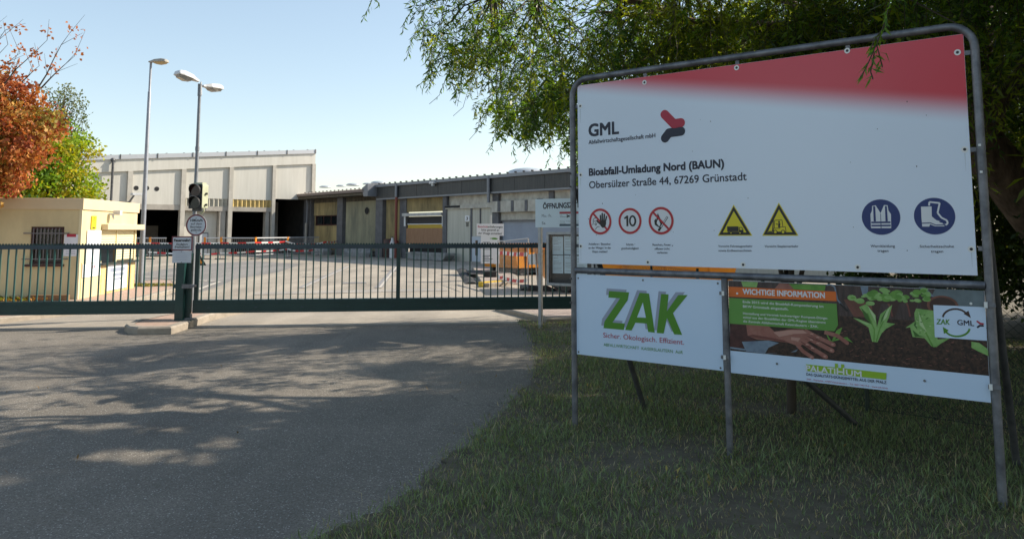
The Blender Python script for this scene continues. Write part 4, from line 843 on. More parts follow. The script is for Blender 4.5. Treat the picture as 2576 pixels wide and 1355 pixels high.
mb = MB(KF.M); mb.box(KF.s(92, 745), KF.s(200, 745) - .12, -.34, -.2, .10, .22, mat('old_plank', (0.25, 0.15, 0.07), 0.9, (0.14, 0.08, 0.04), 12, stretch=(1, 8, 8))); mb.build('board', pb1)
bn = gnd(400, 700, 0); M_bing = mat('green_plastic', (0.03, 0.14, 0.03), 0.5)
wb = thing('wheelie_bin', 'green wheelie bin half hidden behind the cream kiosk', 'bin', (bn.x - .1, 24.2, 0))
mb = MB(Matrix.Translation((bn.x - .1, 24.2, 0))); vs = [(x * w, y * w, z) for z, w in ((.06, .85), (.98, 1.0)) for x, y in ((-.28, -.3), (.28, -.3), (.28, .3), (-.28, .3))]
mb.add(vs, [(3, 2, 1, 0), (4, 5, 6, 7), (0, 1, 5, 4), (1, 2, 6, 5), (2, 3, 7, 6), (3, 0, 4, 7)], M_bing); mb.build('body', wb)
MB(Matrix.Translation((bn.x - .1, 24.2, 0))).box(-.3, .3, -.33, .34, .985, 1.05, M_bing).build('lid', wb)
mb = MB(Matrix.Translation((bn.x - .1, 24.2, 0)))
for x in (-.26, .26): MB(Matrix.Translation((bn.x - .1, 24.2, 0))).tube([(x - .03, .28, .1), (x + .03, .28, .1)], .1, M_rubber, n=14).build('wheel', wb)
# ------------------------------------------------------------------ the two halls round the yard
HALL_D = Vector((0.66, -0.75)).normalized()
LB = Plane((-3.6, 43.6), HALL_D); Lh = LB.sh
BD = Vector((-HALL_D.y, HALL_D.x))
zA = crop(300, 460, 3.3875); zB = crop(650, 460, 3.3875); zL = crop(950, 540, 4.235); zR = crop(1300, 520, 3.567)
cor = LB.pt(LB.s(777, 560), 0)
BP = Plane(cor.xy, BD)
rx = BP.s(791, 420)
M_conc = mat('weathered_concrete', (0.42, 0.39, 0.34), 0.85, (0.30, 0.275, 0.24), 1.6, bump=0.2, bscale=20, detail=8)
M_bpan = mat('pale_wall_panel', (0.60, 0.58, 0.52), 0.7, (0.53, 0.51, 0.45), 1.6, stretch=(3, 3, .25), detail=8)
M_bcol = mat('pale_concrete', (0.51, 0.48, 0.42), 0.8, (0.42, 0.39, 0.335), 2.2, detail=8)
M_flash = mat('roof_flashing', (0.50, 0.51, 0.53), 0.45, metal=0.35)
M_ycorr = mat('yellow_corrugated', (0.55, 0.40, 0.15), 0.6, (0.36, 0.27, 0.10), 2.5, detail=6)
M_gcorr = mat('grey_corrugated', (0.42, 0.40, 0.33), 0.65, (0.30, 0.28, 0.23), 2.5)
wh = thing('warehouse', 'tall pale concrete warehouse with dark loading bays and sloping roof edge', 'warehouse', cor)
def bx(z, x, y): return BP.sh(*z(x, y))
sW = BP.s(150, 440)                                            # continues behind the trees
def roofh(s_):                                                 # sloping roof line
    a_, e_ = BP.sh(253, 391), BP.sh(791, 377); return a_[1] + (e_[1] - a_[1]) * (s_ - a_[0]) / (e_[0] - a_[0])
pil = [(zA, 355, 408, 600), (zA, 940, 988, 600), (zB, 275, 318, 550), (zB, 745, 780, 550), (zB, 1175, 1213, 450)]
pil = [(BP.s(*z(a_, y)), BP.s(*z(e_, y))) for z, a_, e_, y in pil]
hb = {0: bx(zA, 700, 660)[1], 1: bx(zB, 150, 597)[1], 2: bx(zB, 500, 612)[1], 3: bx(zB, 950, 605)[1]}
hb[1] = hb[2] = (hb[1] + hb[2]) / 2
beam = 1.05; pr = .16
mb = MB(BP.M)
bays = [(pil[i][1], pil[i + 1][0], hb[i]) for i in range(4)] + [(sW, pil[0][0], 0.0)]
for a_, e_, h_ in bays: mb.prism([(a_, h_), (e_, h_), (e_, roofh(e_) - .5), (a_, roofh(a_) - .5)], 0, .25, M_bpan)
mb.build('wall_panel', wh)
for k, (a_, e_) in enumerate(pil):
    m_ = MB(BP.M); w = roofh(a_) - beam; m_.prism([(a_, 0), (e_, 0), (e_, roofh(e_) - beam), (a_, roofh(a_) - beam)], -pr, .24, M_bcol); m_.build('pillar', wh)
mb = MB(BP.M); mb.prism([(sW, roofh(sW) - beam), (rx, roofh(rx) - beam), (rx, roofh(rx) - .28), (sW, roofh(sW) - .28)], -pr + .03, .24, M_bpan); mb.build('roof_beam', wh)
mb = MB(BP.M); mb.prism([(sW, roofh(sW) - .28), (rx + .03, roofh(rx) - .28), (rx + .03, roofh(rx)), (sW, roofh(sW))], -pr - .06, .26, M_flash)
for k in range(12):
    s_ = sW + 1 + k * 2.2
    if s_ < rx: mb.prism([(s_, roofh(s_) - .29), (s_ + .06, roofh(s_) - .29), (s_ + .06, roofh(s_) + .03), (s_, roofh(s_) + .03)], -pr - .09, -pr - .062, M_galvd)
for k in range(22):
    s_ = sW + .5 + k * 1.1
    if s_ < rx - .2: mb.box(s_, s_ + .09, .0, .1, roofh(s_), roofh(s_) + .05, M_galv)
mb.build('roof_edge', wh)
DB = 16.0; M_int = mat('shade_dark_interior', (.05, .048, .045), .9, (.03, .03, .03), 2)  # inner walls coloured near black to imitate deep shade in the bays
mb = MB(BP.M)
mb.prism([(sW, roofh(sW) - .3), (rx, roofh(rx) - .3), (rx, roofh(rx) - .05), (sW, roofh(sW) - .05)], .27, DB, M_flash); mb.build('roof', wh)
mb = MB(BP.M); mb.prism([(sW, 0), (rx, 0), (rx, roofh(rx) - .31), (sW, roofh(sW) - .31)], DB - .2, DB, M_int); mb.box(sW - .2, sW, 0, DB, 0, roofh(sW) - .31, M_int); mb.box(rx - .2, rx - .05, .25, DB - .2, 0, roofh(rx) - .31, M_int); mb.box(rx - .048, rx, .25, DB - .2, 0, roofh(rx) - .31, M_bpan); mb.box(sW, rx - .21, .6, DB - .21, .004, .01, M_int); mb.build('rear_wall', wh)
# bay fittings
hl0, hl1 = bx(zA, 700, 718)[1], hb[0]
lint = MB(BP.M); lint.box(pil[0][1], pil[1][0], -.02, .3, hl0, hl1 - .003, M_conc)
y1, y0 = bx(zB, 500, 690)[1], bx(zB, 500, 738)[1]
for i in (1, 2): lint.box(pil[i][1], pil[i + 1][0], -.02, .3, y0, y1, M_conc)
lint.build('lintel', wh)
for i, m in ((1, M_gcorr), (2, M_ycorr)): MB(BP.M).corr(pil[i][1], pil[i + 1][0], y1, hb[i], .1, .30, .12, m).build('ribbed_strip', wh)
mb = MB(BP.M); q0 = bx(zB, 180, 900)[0]; mb.box(pil[1][1], q0, .5, .7, 0, y0, M_bpan); mb.build('recessed_wall', wh)
dd0, dd1 = bx(zB, -10, 1000)[0], bx(zB, 75, 1000)[0]; dh = bx(zB, 40, 978)[1]
mb = MB(BP.M); mb.box(dd0 - .05, dd1 + .05, .42, .5, 0, dh + .06, M_galvd); mb.box(dd0, dd1, .40, .419, 0, dh, mat('pale_steel_door', (0.50, 0.52, 0.54), 0.5)); mb.build('steel_door', wh)
for z, a_, e_ in ((zB, 180, 205), (zB, 206, 246), (zB, 680, 720), (zB, 1140, 1172)):
    MB(BP.M).box(bx(z, a_, 850)[0], bx(z, e_, 850)[0], .02, .4, 0, y0 if a_ < 1000 else hb[3] - .01, M_conc).build('inner_pillar', wh)
mb = MB(BP.M)
for x, y in ((462, 483), (577, 484), (686, 492)): q_ = bx(zA, x, y); mb = MB(BP.M); mb.ring(q_[0], q_[1], .13, .15, -.012, M_galvd, n=20); mb.ell(q_[0], q_[1], .135, .135, -.01, M_dark, n=20); mb.build('vent_opening', wh)
mb = MB(BP.M); q_ = bx(zA, 228, 150); q2 = bx(zA, 228, 620); s_ = BP.s(283, 440, -.3); mb.tube([(s_, -.28, .2), (s_, -.28, roofh(s_) - .35)], .075, M_galvd, n=10); mb.tube([(s_, -.28, roofh(s_) - .4), (s_, -.2, roofh(s_) - .25)], .12, M_galvd, n=10); mb.build('downpipe', wh)
mb = MB(BP.M); q_ = bx(zA, 385, 565); mb.box(q_[0] - .05, q_[0] + .75, -1.0, -.5, q_[1], q_[1] + .14, M_lampw); mb.tube([(q_[0] - .1, -.16, q_[1] - .45), (q_[0] - .1, -.55, q_[1] - .4), (q_[0] + .1, -.7, q_[1])], .06, M_galv, n=8); mb.build('flood_light', wh)
mb = MB(BP.M)                                                  # dim things inside the bays
for a_, e_, b_, h_ in ((bx(zA, 585, 1000)[0], bx(zA, 715, 1000)[0], 5, 2.0), (bx(zB, 815, 900)[0], bx(zB, 840, 900)[0], 3.5, 3.8), (bx(zB, 985, 950)[0], bx(zB, 1085, 950)[0], 6, 1.7)): mb.box(a_ + 1.0, e_ + 1.4, b_, b_ + 1, 0, h_, M_conc); mb.build('stacked_block', wh); mb = MB(BP.M)

# low hall along the right of the yard
hl = thing('hall', 'long low hall with dark fascia, yellow ribbed bays and white sliding doors', 'hall', LB.pt(0, 0))
lx = lambda x, y: LB.sh(*srcpx(x, y))
M_fasc = mat('dark_fascia_panel', (0.030, 0.032, 0.034), 0.5, (0.055, 0.055, 0.052), 1.5, stretch=(6, 6, .5))
M_fedge = mat('fascia_flashing', (0.22, 0.23, 0.25), 0.5, metal=0.3)
M_yc2 = mat('dirty_yellow_corrugated', (0.46, 0.35, 0.16), 0.65, (0.20, 0.16, 0.08), 0.9, detail=8, stretch=(2, 2, .5))
M_pc2 = mat('pale_algae_corrugated', (0.44, 0.40, 0.26), 0.65, (0.22, 0.21, 0.15), 0.8, detail=8, stretch=(2, 2, .4))
M_dc2 = mat('dark_brown_corrugated', (0.13, 0.105, 0.07), 0.7, (0.06, 0.05, 0.035), 2, stretch=(3, 3, .5))  # darker brown sheet for the strip below the eave
M_cold = mat('grey_column', (0.15, 0.15, 0.16), 0.75, (0.10, 0.10, 0.105), 2.5, detail=8)
M_wdoor = mat('dirty_white_door', (0.55, 0.53, 0.45), 0.6, (0.44, 0.42, 0.35), 1.2, stretch=(6, 6, .25), detail=6)
M_wdirt = mat('stained_white_cladding', (0.56, 0.54, 0.47), 0.6, (0.36, 0.33, 0.28), 1.4, stretch=(2, 2, 1.2), detail=7)
M_greyd = mat('grey_roller_door', (0.34, 0.37, 0.44), 0.55, (0.29, 0.32, 0.38), 1.0)
M_plinth = mat('grimy_plinth', (0.12, 0.11, 0.095), 0.9, (0.30, 0.28, 0.25), 3.2, detail=9, lo=.5, hi=.62)
M_roofp = mat('pale_roof_sheet', (0.55, 0.48, 0.42), 0.55, (0.45, 0.39, 0.34), 1.5)
sl0 = LB.s(777, 560); sm = lx(1222, 700)[0]; se = LB.s(1434, 500) + 14
lxb = lambda x, y, b: LB.sh(*srcpx(x, y), b); eav = lxb(1085, 613, -1.0)[1]; ftop = (lxb(1300, 581, -.45)[1] + lxb(1800, 546, -.45)[1]) / 2; fbot = (lxb(1300, 627, -.34)[1] + lxb(1800, 606.5, -.34)[1]) / 2
W = []
def wall(name, x0, x1, y0, y1, m, b=0.0, th=.12, corr=None, floor=False):
    a_, e_ = lx(x0, y0), lx(x1, y1); xm = (x0 + x1) / 2; ht, h0 = lx(xm, y0)[1], (0.0 if floor else lx(xm, y1)[1])
    mb = MB(LB.M)
    if corr: mb.corr(a_[0], e_[0], h0, ht, b, corr[0], corr[1], m)
    else: mb.box(a_[0], e_[0], b, b + th, h0, ht, m)
    return mb.build(name, hl)
hp = lx(1160, 806)[1]
# bay 1 and 2 (left part, lower eave)
def corrbay(x0, x1, y0, y1, m, name='ribbed_panel', amp=.12, pitch=.22):
    return wall(name, x0, x1, y0, y1, m, b=.08, corr=(pitch, amp))
corrbay(1003, 1092, 618, 649, M_dc2); corrbay(1105, 1216, 613, 644.5, M_dc2)
corrbay(1003, 1092, 649, 690, M_yc2)
wall('lower_panel', 1003, 1011, 690, 722, M_yc2, .05); wall('lower_panel', 1083, 1092, 690, 722, M_yc2, .05); wall('lower_panel', 1003, 1092, 722, 803, M_yc2, .05)
mb = MB(LB.M); a_, e_ = lx(1011, 690), lx(1083, 722); mb.box(a_[0] + .08, e_[0] - .08, .10, .12, e_[1] + .08, a_[1] - .08, M_glass)
for s_a, s_b, h_a, h_b in ((a_[0], e_[0], a_[1] - .08, a_[1]), (a_[0], e_[0], e_[1], e_[1] + .08), (a_[0], a_[0] + .08, e_[1] + .08, a_[1] - .08), (e_[0] - .08, e_[0], e_[1] + .08, a_[1] - .08)): mb.box(s_a, s_b, .03, .13, h_a, h_b, M_frame)
for k in (1, 2): s_ = a_[0] + (e_[0] - a_[0]) * k / 3; mb.box(s_ - .03, s_ + .03, .06, .099, e_[1] + .08, a_[1] - .08, M_frame)
mb.build('window', hl)
corrbay(1105, 1216, 644.5, 803, M_pc2)
mb = MB(LB.M); q_ = lx(1177.9, 675.3); rs = lx(1184.5, 675)[0] - q_[0]; rh = q_[1] - lx(1178, 686.5)[1]; mb.ell(q_[0], q_[1], rs, rh, -.055, M_dark, n=26); mb.build('oval_opening', hl)
wall('plinth', 1003, 1302, 803, 830, M_plinth, .02, .2, floor=True)
for x0, x1, y0 in ((985, 1003, 625), (1092, 1105, 618), (1216, 1234, 612)): wall('column', x0, x1, y0, 830, M_cold, -.25, .4, floor=True)
corrbay(1234, 1284, 630, 803, M_yc2); wall('column', 1284, 1302, 630, 830, M_cold, -.05, .2, floor=True)
corrbay(1302, 1428, 629, 678, M_yc2)
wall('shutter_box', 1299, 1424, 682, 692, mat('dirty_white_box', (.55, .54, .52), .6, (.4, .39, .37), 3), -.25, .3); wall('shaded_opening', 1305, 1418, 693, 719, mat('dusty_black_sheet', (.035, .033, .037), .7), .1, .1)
wall('yellow_board', 1306, 1419, 719, 731, mat('yellow_board_paint', (.52, .34, .03), .6), .03, .12); wall('white_strip', 1306, 1419, 716.5, 719, M_white, .0, .1)
wall('wooden_boards', 1299, 1425, 731, 782, mat('bare_boards', (.36, .20, .11), .75, (.28, .15, .08), 2.5, stretch=(6, 6, .6)), -.03, .12)
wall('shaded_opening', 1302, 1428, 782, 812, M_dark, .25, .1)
for x in (1299, 1421): wall('white_rail', x, x + 4, 690, 725, M_white, -.1, .08)
wall('column', 1427, 1438, 628, 835, M_cold, -.18, .35, floor=True)
for x0, x1, y0, y1 in ((1438, 1585, 618, 657),): wall('upper_cladding', x0, x1, y0, y1, M_wdirt, .02)
for k, (x0, x1) in enumerate(((1438, 1468), (1468, 1495), (1495, 1517))): wall('sliding_door', x0, x1 - .4, 668, 834, M_wdoor, -.12 - .01 * (k % 2), .08, floor=True)
for k, (x0, x1) in enumerate(((1517, 1545), (1545, 1585))): wall('sliding_door', x0, x1 - .4, 666, 834, M_wdoor, -.10 + .01 * (k % 2), .08, floor=True)
wall('door_gap', 1514, 1518, 668, 834, M_cold, -.14, .05, floor=True); wall('door_gap', 1543.5, 1546, 668, 755, M_cold, -.14, .05)
wall('wicket_door', 1517, 1546, 758, 836, mat('pale_blue_door', (.50, .54, .60), .5), -.125, .02, floor=True)
wall('door_glass', 1530, 1537, 770, 818, M_glass, -.14, .02)
mb = MB(LB.M); a_, e_ = lx(1497.6, 691), lx(1511.7, 709); mb.box(a_[0], e_[0], -.16, -.135, e_[1], a_[1], M_white); mb.text('3', (a_[0] + .12, e_[1] + .08), (e_[0] - .12, e_[1] + .08), (a_[1] - e_[1]) - .16, -.165, M_black, .02)
for k in range(3): x = 1500.3 + k * 3.0; a_, e_ = lx(x, 712), lx(x + 1.3, 726); mb.rect(a_[0], e_[0], e_[1], a_[1], -.14, M_black)
mb.build('door_number', hl)
wall('door_rail', 1437, 1586, 657, 668, M_wdirt, -.22, .1); wall('door_rail', 1436, 1484, 659.5, 666, M_dark, -.25, .025)
wall('column', 1585, 1604, 616, 840, M_cold, -.15, .3, floor=True)
wall('upper_cladding', 1604, 1762, 614, 651, M_wdirt, .02); wall('upper_cladding', 1777, 1900, 609, 651, M_wdirt, .02); wall('column', 1761, 1777, 612, 651, M_cold, -.06, .1)
mb = MB(LB.M); a_, e_ = lx(1584, 652), lx(1890, 640); hh = lx(1700, 657)[1]; mb.box(a_[0], e_[0], -.26, -.1, hh - .32, hh + .25, M_wdirt)
for k in range(9): s_ = a_[0] + .6 + k * 1.05; mb.box(s_, s_ + .2, -.29, -.262, hh - .3, hh + .25, M_cold)
mb.build('door_rail', hl)
wall('gate_panel', 1604, 1900, 667, 703, M_wdirt, .02); wall('gate_frame', 1604, 1900, 703, 707, M_cold, -.03, .1); wall('roller_door', 1606, 1900, 707, 850, M_greyd, .1, .1, floor=True)
mb = MB(LB.M); mb.box(lx(1900, 700)[0], se, 0, .3, 0, fbot + .2, M_wdoor); mb.build('end_wall', hl)
# fascia, gutter, pipes, roof
mb = MB(LB.M); n = 14
s_list = [sm + (se - sm) * i / n for i in range(n + 1)]
for a_, e_ in zip(s_list, s_list[1:]): mb.box(a_ + .012, e_ - .012, -.34, -.2, fbot, ftop - .16, M_fasc)
mb.build('fascia', hl)
mb = MB(LB.M); mb.box(sm - .05, se, -.36, .3, fbot - .09, fbot - .002, M_fedge); mb.box(sm - .05, se, -.46, -.2, ftop - .16, ftop, M_fedge); mb.build('gutter', hl)
mb = MB(LB.M); q = sl0 - .6; mb.box(q, sm - .5, -1.0, -.85, eav - .16, eav, mat('brown_gutter', (.20, .15, .13), .5)); mb.build('eave_gutter', hl)
mb = MB(LB.M); mb.prism([(sm - .75, eav + .1), (sm - .05, eav + .35), (sm - .05, eav - .45), (sm - .55, eav - .45)], -1.0, .3, M_fedge); mb.build('gutter_end', hl)
mb = MB(LB.M); rdep = 9.0; rr_ = .085
ns = int((sm - .4 - q) / .25); vs = []
for i in range(ns * 2 + 1):
    s_ = q + (sm - .35 - q) * i / (ns * 2); z_ = .05 * (i % 2); vs += [(s_, -1.0, eav + .0 + z_), (s_, rdep, eav + (rdep + 1) * rr_ + z_)]
mb.add(vs, [(2 * i, 2 * i + 2, 2 * i + 3, 2 * i + 1) for i in range(ns * 2)], M_roofp)
mb.box(q, sm - .4, -.9, 0.02, eav - .35, eav - .2, M_dc2)
for i in range(16):
    for j in range(3): s_ = q + .4 + i * .55; b_ = -.6 + j * 2.8; mb.box(s_, s_ + .09, b_, b_ + .08, eav + (b_ + 1) * rr_ + .04, eav + (b_ + 1) * rr_ + .12, M_dark)
mb.box(sm - .36, se, -.3, 14, ftop - .02, ftop + .03, M_roofp)
for i in range(int((se - sm) / .62)): s_ = sm + .2 + i * .62; mb.box(s_, s_ + .08, -.4, -.3, ftop + .03, ftop + .10, M_dark)
mb.build('roof', hl)
def dome(px, py, w, b):
    s_, h_ = LB.sh(px, py, b); m_ = MB(LB.M); vs = []; fs = []; nn = 16
    for k, (f_, z_) in enumerate(((1, 0), (1, .12), (.9, .3), (.6, .45), (.2, .52))):
        vs += [(s_ + w * f_ * math.cos(2 * math.pi * i / nn), b + w * f_ * math.sin(2 * math.pi * i / nn), h_ + z_ * w * .7 - .1) for i in range(nn)]
    for k in range(4): fs += [(k * nn + i, k * nn + (i + 1) % nn, (k + 1) * nn + (i + 1) % nn, (k + 1) * nn + i) for i in range(nn)]
    m_.add(vs, fs + [tuple(range(4 * nn, 5 * nn))], mat('skylight_dome', (.42, .45, .48), .25, spec=.7), True).build('skylight', hl)
for px, w in ((818, .5), (858, .4), (888, .55), (925, .4), (952, .6)): dome(px, 469.0 - (px - 818) * .075, w, 5.0)
dome(1325, 436, 1.1, 2.5)
for x0, x1, top, bot, m in ((1287, 1292, 588, 632, M_fedge), (1582.5, 1590, 566, 650, M_fedge)):
    s_ = lx((x0 + x1) / 2, 620)[0]; MB(LB.M).tube([(s_, -.44, lx(x0, top)[1]), (s_, -.44, lx(x0, bot)[1])], .09, m, n=10).build('downpipe', hl)
s_ = lx(1287.5, 700)[0]; MB(LB.M).tube([(s_, -.40, lx(1288, 632)[1]), (s_, -.40, 0)], .085, mat('rust_red_pipe', (.20, .045, .03), .55), n=10).build('red_downpipe', hl)
s_ = lx(999, 740)[0]; m_ = MB(LB.M); m_.tube([(s_, -.45, eav - .3), (s_ + .1, -.45, eav - .7), (s_ + .1, -.45, 2.2)], .05, M_fedge, n=8); m_.tube([(s_, -.45, 2.2), (s_, -.45, 0)], .10, M_conc, n=10); m_.build('downpipe', hl)
mb = MB(LB.M); a_, e_ = lx(1402, 583.5), lx(1416, 596); mb.box(a_[0], e_[0], -.6, -.35, a_[1] - .12, a_[1], M_lampw); mb.box(a_[0] + .15, e_[0] - .15, -.55, -.4, e_[1], a_[1] - .12, M_lampw); mb.build('wall_lamp', hl)
# bundle of things standing by the low hall
def lbox(name, label, cat, x0, x1, y0, y1, m, b, dpt, extra=None):
    a_, e_ = LB.sh(*srcpx(x0, y0), b), LB.sh(*srcpx(x1, y1), b); t_ = thing(name, label, cat, LB.pt(a_[0], 0, b))
    mb_ = MB(LB.M); mb_.box(a_[0], e_[0], b, b + dpt, max(0, e_[1]), a_[1], m); o_ = bevel(mb_.build('body', t_), .03); return t_, a_, e_
M_cblock = mat('pale_concrete_block', (.34, .34, .34), .85, (.20, .20, .195), 2.5, detail=8)
a_, e_ = LB.sh(*srcpx(1302, 807), -1.1), LB.sh(*srcpx(1428, 838), -1.1)
wt = thing('water_trough', 'long pale block shaped trough on the ground below the wooden boards', 'trough', LB.pt(a_[0], 0, -1))
bevel(MB(LB.M).prism([(a_[0], .02), (e_[0] - .3, .02), (e_[0], .3), (e_[0], a_[1] - .1), (a_[0], a_[1] - .1)], -1.1, -.45, M_cblock).build('body', wt), .05)
MB(LB.M).box(a_[0], e_[0], -1.13, -.42, a_[1] - .10, a_[1], M_cblock).build('rim', wt)
t_, a_, e_ = lbox('crate', 'red crate stacked against the yellow ribbed wall', 'crate', 1235, 1255, 771, 783, mat('red_crate', (.22, .03, .03), .6), -.6, .5)
mb = MB(LB.M)
for k in range(3): s_ = a_[0] + (e_[0] - a_[0]) * (k + .6) / 3.6; mb.ell(s_, a_[1] - .32, .09, .12, -.615, M_lampw, n=12)
mb.build('bottle_end', t_); MB(LB.M).box(a_[0] - .05, e_[0] + .05, -.62, -.05, 0.0, e_[1] - .01, M_cold).build('stand', t_)
s_ = lx(1280, 780)[0]; ca = thing('gas_bottle', 'slim white bottle standing left of the red downpipe', 'gas bottle', LB.pt(s_, 0, -.5)); hh = lx(1280, 762)[1]
MB(LB.M).tube([(s_, -.5, .0), (s_, -.5, hh - .35), (s_, -.5, hh - .12), (s_, -.5, hh)], [.17, .17, .08, .08], M_lampw, n=12).build('body', ca); MB(LB.M).tube([(s_, -.5, hh), (s_, -.5, hh + .08)], .05, M_galvd, n=8).build('valve', ca)
s_ = lx(1267, 780)[0]; hh = lx(1267, 765)[1]; ca = thing('barrel', 'dark brown barrel between red crate and white bottle', 'barrel', LB.pt(s_, 0, -.5))
MB(LB.M).tube([(s_, -.5, 0), (s_, -.5, hh * .33), (s_, -.5, hh * .34), (s_, -.5, hh * .66), (s_, -.5, hh * .67), (s_, -.5, hh)], [.3, .3, .31, .31, .3, .3], mat('brown_barrel', (.07, .035, .03), .6), n=16).build('body', ca)
rg = random.Random(11); rocks = []
for k, (x, y) in enumerate(((1048, 812), (1056, 818), (1066, 812), (1078, 816), (1142, 815), (1152, 820), (1163, 817), (1176, 821), (1187, 818), (1200, 820))):
    p_ = LB.pt(lx(x, y)[0], 0, -.5 - rg.random() * .5); m_ = MB(Matrix.Translation(p_)); vs = []; nn = 8
    for f_, z_ in ((.9, 0), (1, .3), (.75, .6), (.3, .75)): vs += [(.42 * f_ * math.cos(2 * math.pi * i / nn) * rg.uniform(.75, 1.15), .35 * f_ * math.sin(2 * math.pi * i / nn) * rg.uniform(.75, 1.15), z_ * rg.uniform(.6, 1.1)) for i in range(nn)]
    fs = [(q2 * nn + i, q2 * nn + (i + 1) % nn, (q2 + 1) * nn + (i + 1) % nn, (q2 + 1) * nn + i) for q2 in range(3) for i in range(nn)] + [tuple(range(3 * nn, 4 * nn))]
    tag(m_.add(vs, fs, M_cblock).build('rubble_block', origin=p_), 'broken pale concrete lump at the foot of the ribbed hall wall', 'rubble', 'concrete rubble along the low hall')
# ------------------------------------------------------------------ things in the yard
M_orangep = mat('orange_plastic', (0.75, 0.25, 0.01), 0.5); M_galvl = mat('bright_zinc', (0.45, 0.46, 0.47), 0.45, metal=0.5)
def tape_mat():
    m = bpy.data.materials.new('barrier_tape'); m.use_nodes = True; t = m.node_tree; p = t.nodes['Principled BSDF']; L = t.links.new
    at = t.nodes.new('ShaderNodeAttribute'); at.attribute_name = 'Col'; L(at.outputs['Color'], p.inputs['Base Color']); p.inputs['Roughness'].default_value = .45; return m
M_tape = tape_mat()
def set_col(me, cols):                         # per-face colours
    at = me.color_attributes.new('Col', 'FLOAT_COLOR', 'CORNER'); n = len(me.loops); a = np.ones((n, 4), np.float32)
    lt_ = np.zeros(len(me.polygons), np.int32); me.polygons.foreach_get('loop_total', lt_); a[:, :3] = np.repeat(np.asarray(cols, np.float32), lt_, axis=0)
    at.data.foreach_set('color', a.ravel())
def tape(label, P, w=.075, sag=.06, stripe=.25, seed=0):
    rg = random.Random(seed); vs = []; fs = []; cols = []; acc = 0
    for a_, e_ in zip(P, P[1:]):
        a_ = Vector(a_); e_ = Vector(e_); n = max(2, int((e_ - a_).length / .125)); tw = rg.uniform(-.4, .4)
        for i in range(n):
            k = len(vs)
            for j in (i, i + 1):
                f = j / n; p = a_.lerp(e_, f); p.z -= sag * 4 * f * (1 - f); d_ = (e_ - a_).normalized(); o = Vector((-d_.y, d_.x, 0)) * math.sin(tw * math.sin(f * math.pi)) * w / 2 + Vector((0, 0, math.cos(tw * math.sin(f * math.pi)) * w / 2))
                vs += [tuple(p - o), tuple(p + o)]
            fs.append((k, k + 2, k + 3, k + 1)); cols.append((.62, .03, .03) if int(acc / stripe) % 2 else (.78, .77, .74)); acc += (e_ - a_).length / n
    me = bpy.data.meshes.new('barrier_tape'); O = Vector(P[0]); me.from_pydata([tuple(Vector(v) - O) for v in vs], [], fs); me.materials.append(M_tape); set_col(me, cols)
    o = bpy.data.objects.new('barrier_tape', me); SC.collection.objects.link(o); o.location = O; return tag(o, label, 'barrier tape', 'red and white barrier tapes in the yard')
# row of crowd barriers with orange posts (points along the row)
bpts = [gnd(x, y) for x, y in ((318, 652), (374, 652), (418, 652), (512, 652), (553.5, 651.5), (641, 651.5), (722, 648), (802, 643))]
def barrier(p, q, label):
    d_ = (q - p); ln_ = d_.length; P_ = Plane(p.xy, d_.xy); g = thing('crowd_barrier', label, 'barrier', p, 'grey mesh barriers with orange posts across the yard')
    mb = MB(P_.M); H = 1.22; mb.tube([(.05, 0, H), (ln_ - .05, 0, H)], .034, M_galvl, n=6); mb.tube([(.05, 0, .25), (ln_ - .05, 0, .25)], .02, M_galvl, n=6); mb.tube([(.05, 0, .85), (ln_ - .05, 0, .85)], .014, M_galvl, n=5)
    mb.build('rail', g); mb = MB(P_.M)
    for i in range(int(ln_ / .12)): mb.tube([(.1 + i * .12, 0, .25), (.1 + i * .12, 0, H)], .006, M_galvl, n=4, caps=False)
    mb.build('bars', g)
    for s_ in (.03,): mb = MB(P_.M); mb.box(s_ - .06, s_ + .06, -.03, .03, .72, H + .05, M_orangep); mb.build('orange_post', g); mb = MB(P_.M); mb.tube([(s_, 0, 0), (s_, 0, .75)], .022, M_galvl, n=6); mb.box(s_ - .32, s_ + .32, -.06, .06, 0, .05, M_galvd); mb.build('foot', g)
names = ['left end behind the street lamp', 'behind the tall street lamp', 'behind the fire access sign', 'behind the round speed sign', 'in front of the grey steel door', 'before the third dark loading bay', 'at the shaded hall corner']
for i in range(7):
    if i == 2: continue
    barrier(bpts[i], bpts[i + 1], 'grey crowd barrier with orange post, ' + names[i])
up = lambda p, z: Vector((p.x, p.y - .08, z))
tape('red and white tape along the crowd barriers at rail height', [up(gnd(310, 652), .94), up(bpts[1], .93), up(bpts[3], .93), up(bpts[4], .94), up(bpts[5], .96), up(bpts[6], .99)], .085, .025, .5, 1)
tape('lower red and white tape along the crowd barriers', [up(bpts[1], .42), up(bpts[3], .32), up(bpts[4], .36), up(bpts[5], .46), up(bpts[6], .52)], .085, .04, .5, 2)
tape('red and white tape running to the yellow ribbed hall bay', [up(bpts[6], .98), up(gnd(765, 648), .8), up(gnd(820, 646), .95), LB.pt(lx(1092, 760)[0], lx(1092, 772)[1], -.3)], .10, .06, .5, 3)
tape('low slack red and white tape near the ribbed hall bay', [up(bpts[6], .55), up(gnd(765, 648), .42), up(gnd(800, 646), .55)], .10, .06, .5, 4)
# orange warning panel leaning at the barriers
wp_ = gnd(497, 664); wt_ = thing('warning_panel', 'orange and black triangular panel leaning beside the gate post', 'warning panel', (wp_.x, 37, 0)); Pw = Plane((wp_.x, 37), (1, .1))
wx = dep(490, 640, 37).x; Pw = Plane((wx, 37), (1, .1)); MB(Pw.M).prism([(-.2, 0), (.55, .0), (-.05, .95), (-.3, .95)], 0, .05, M_black).build('panel', wt_); MB(Pw.M).flat([(-.2, .08), (.4, .08), (-.08, .85), (-.3, .85)], -.003, M_orangep).build('orange_face', wt_)
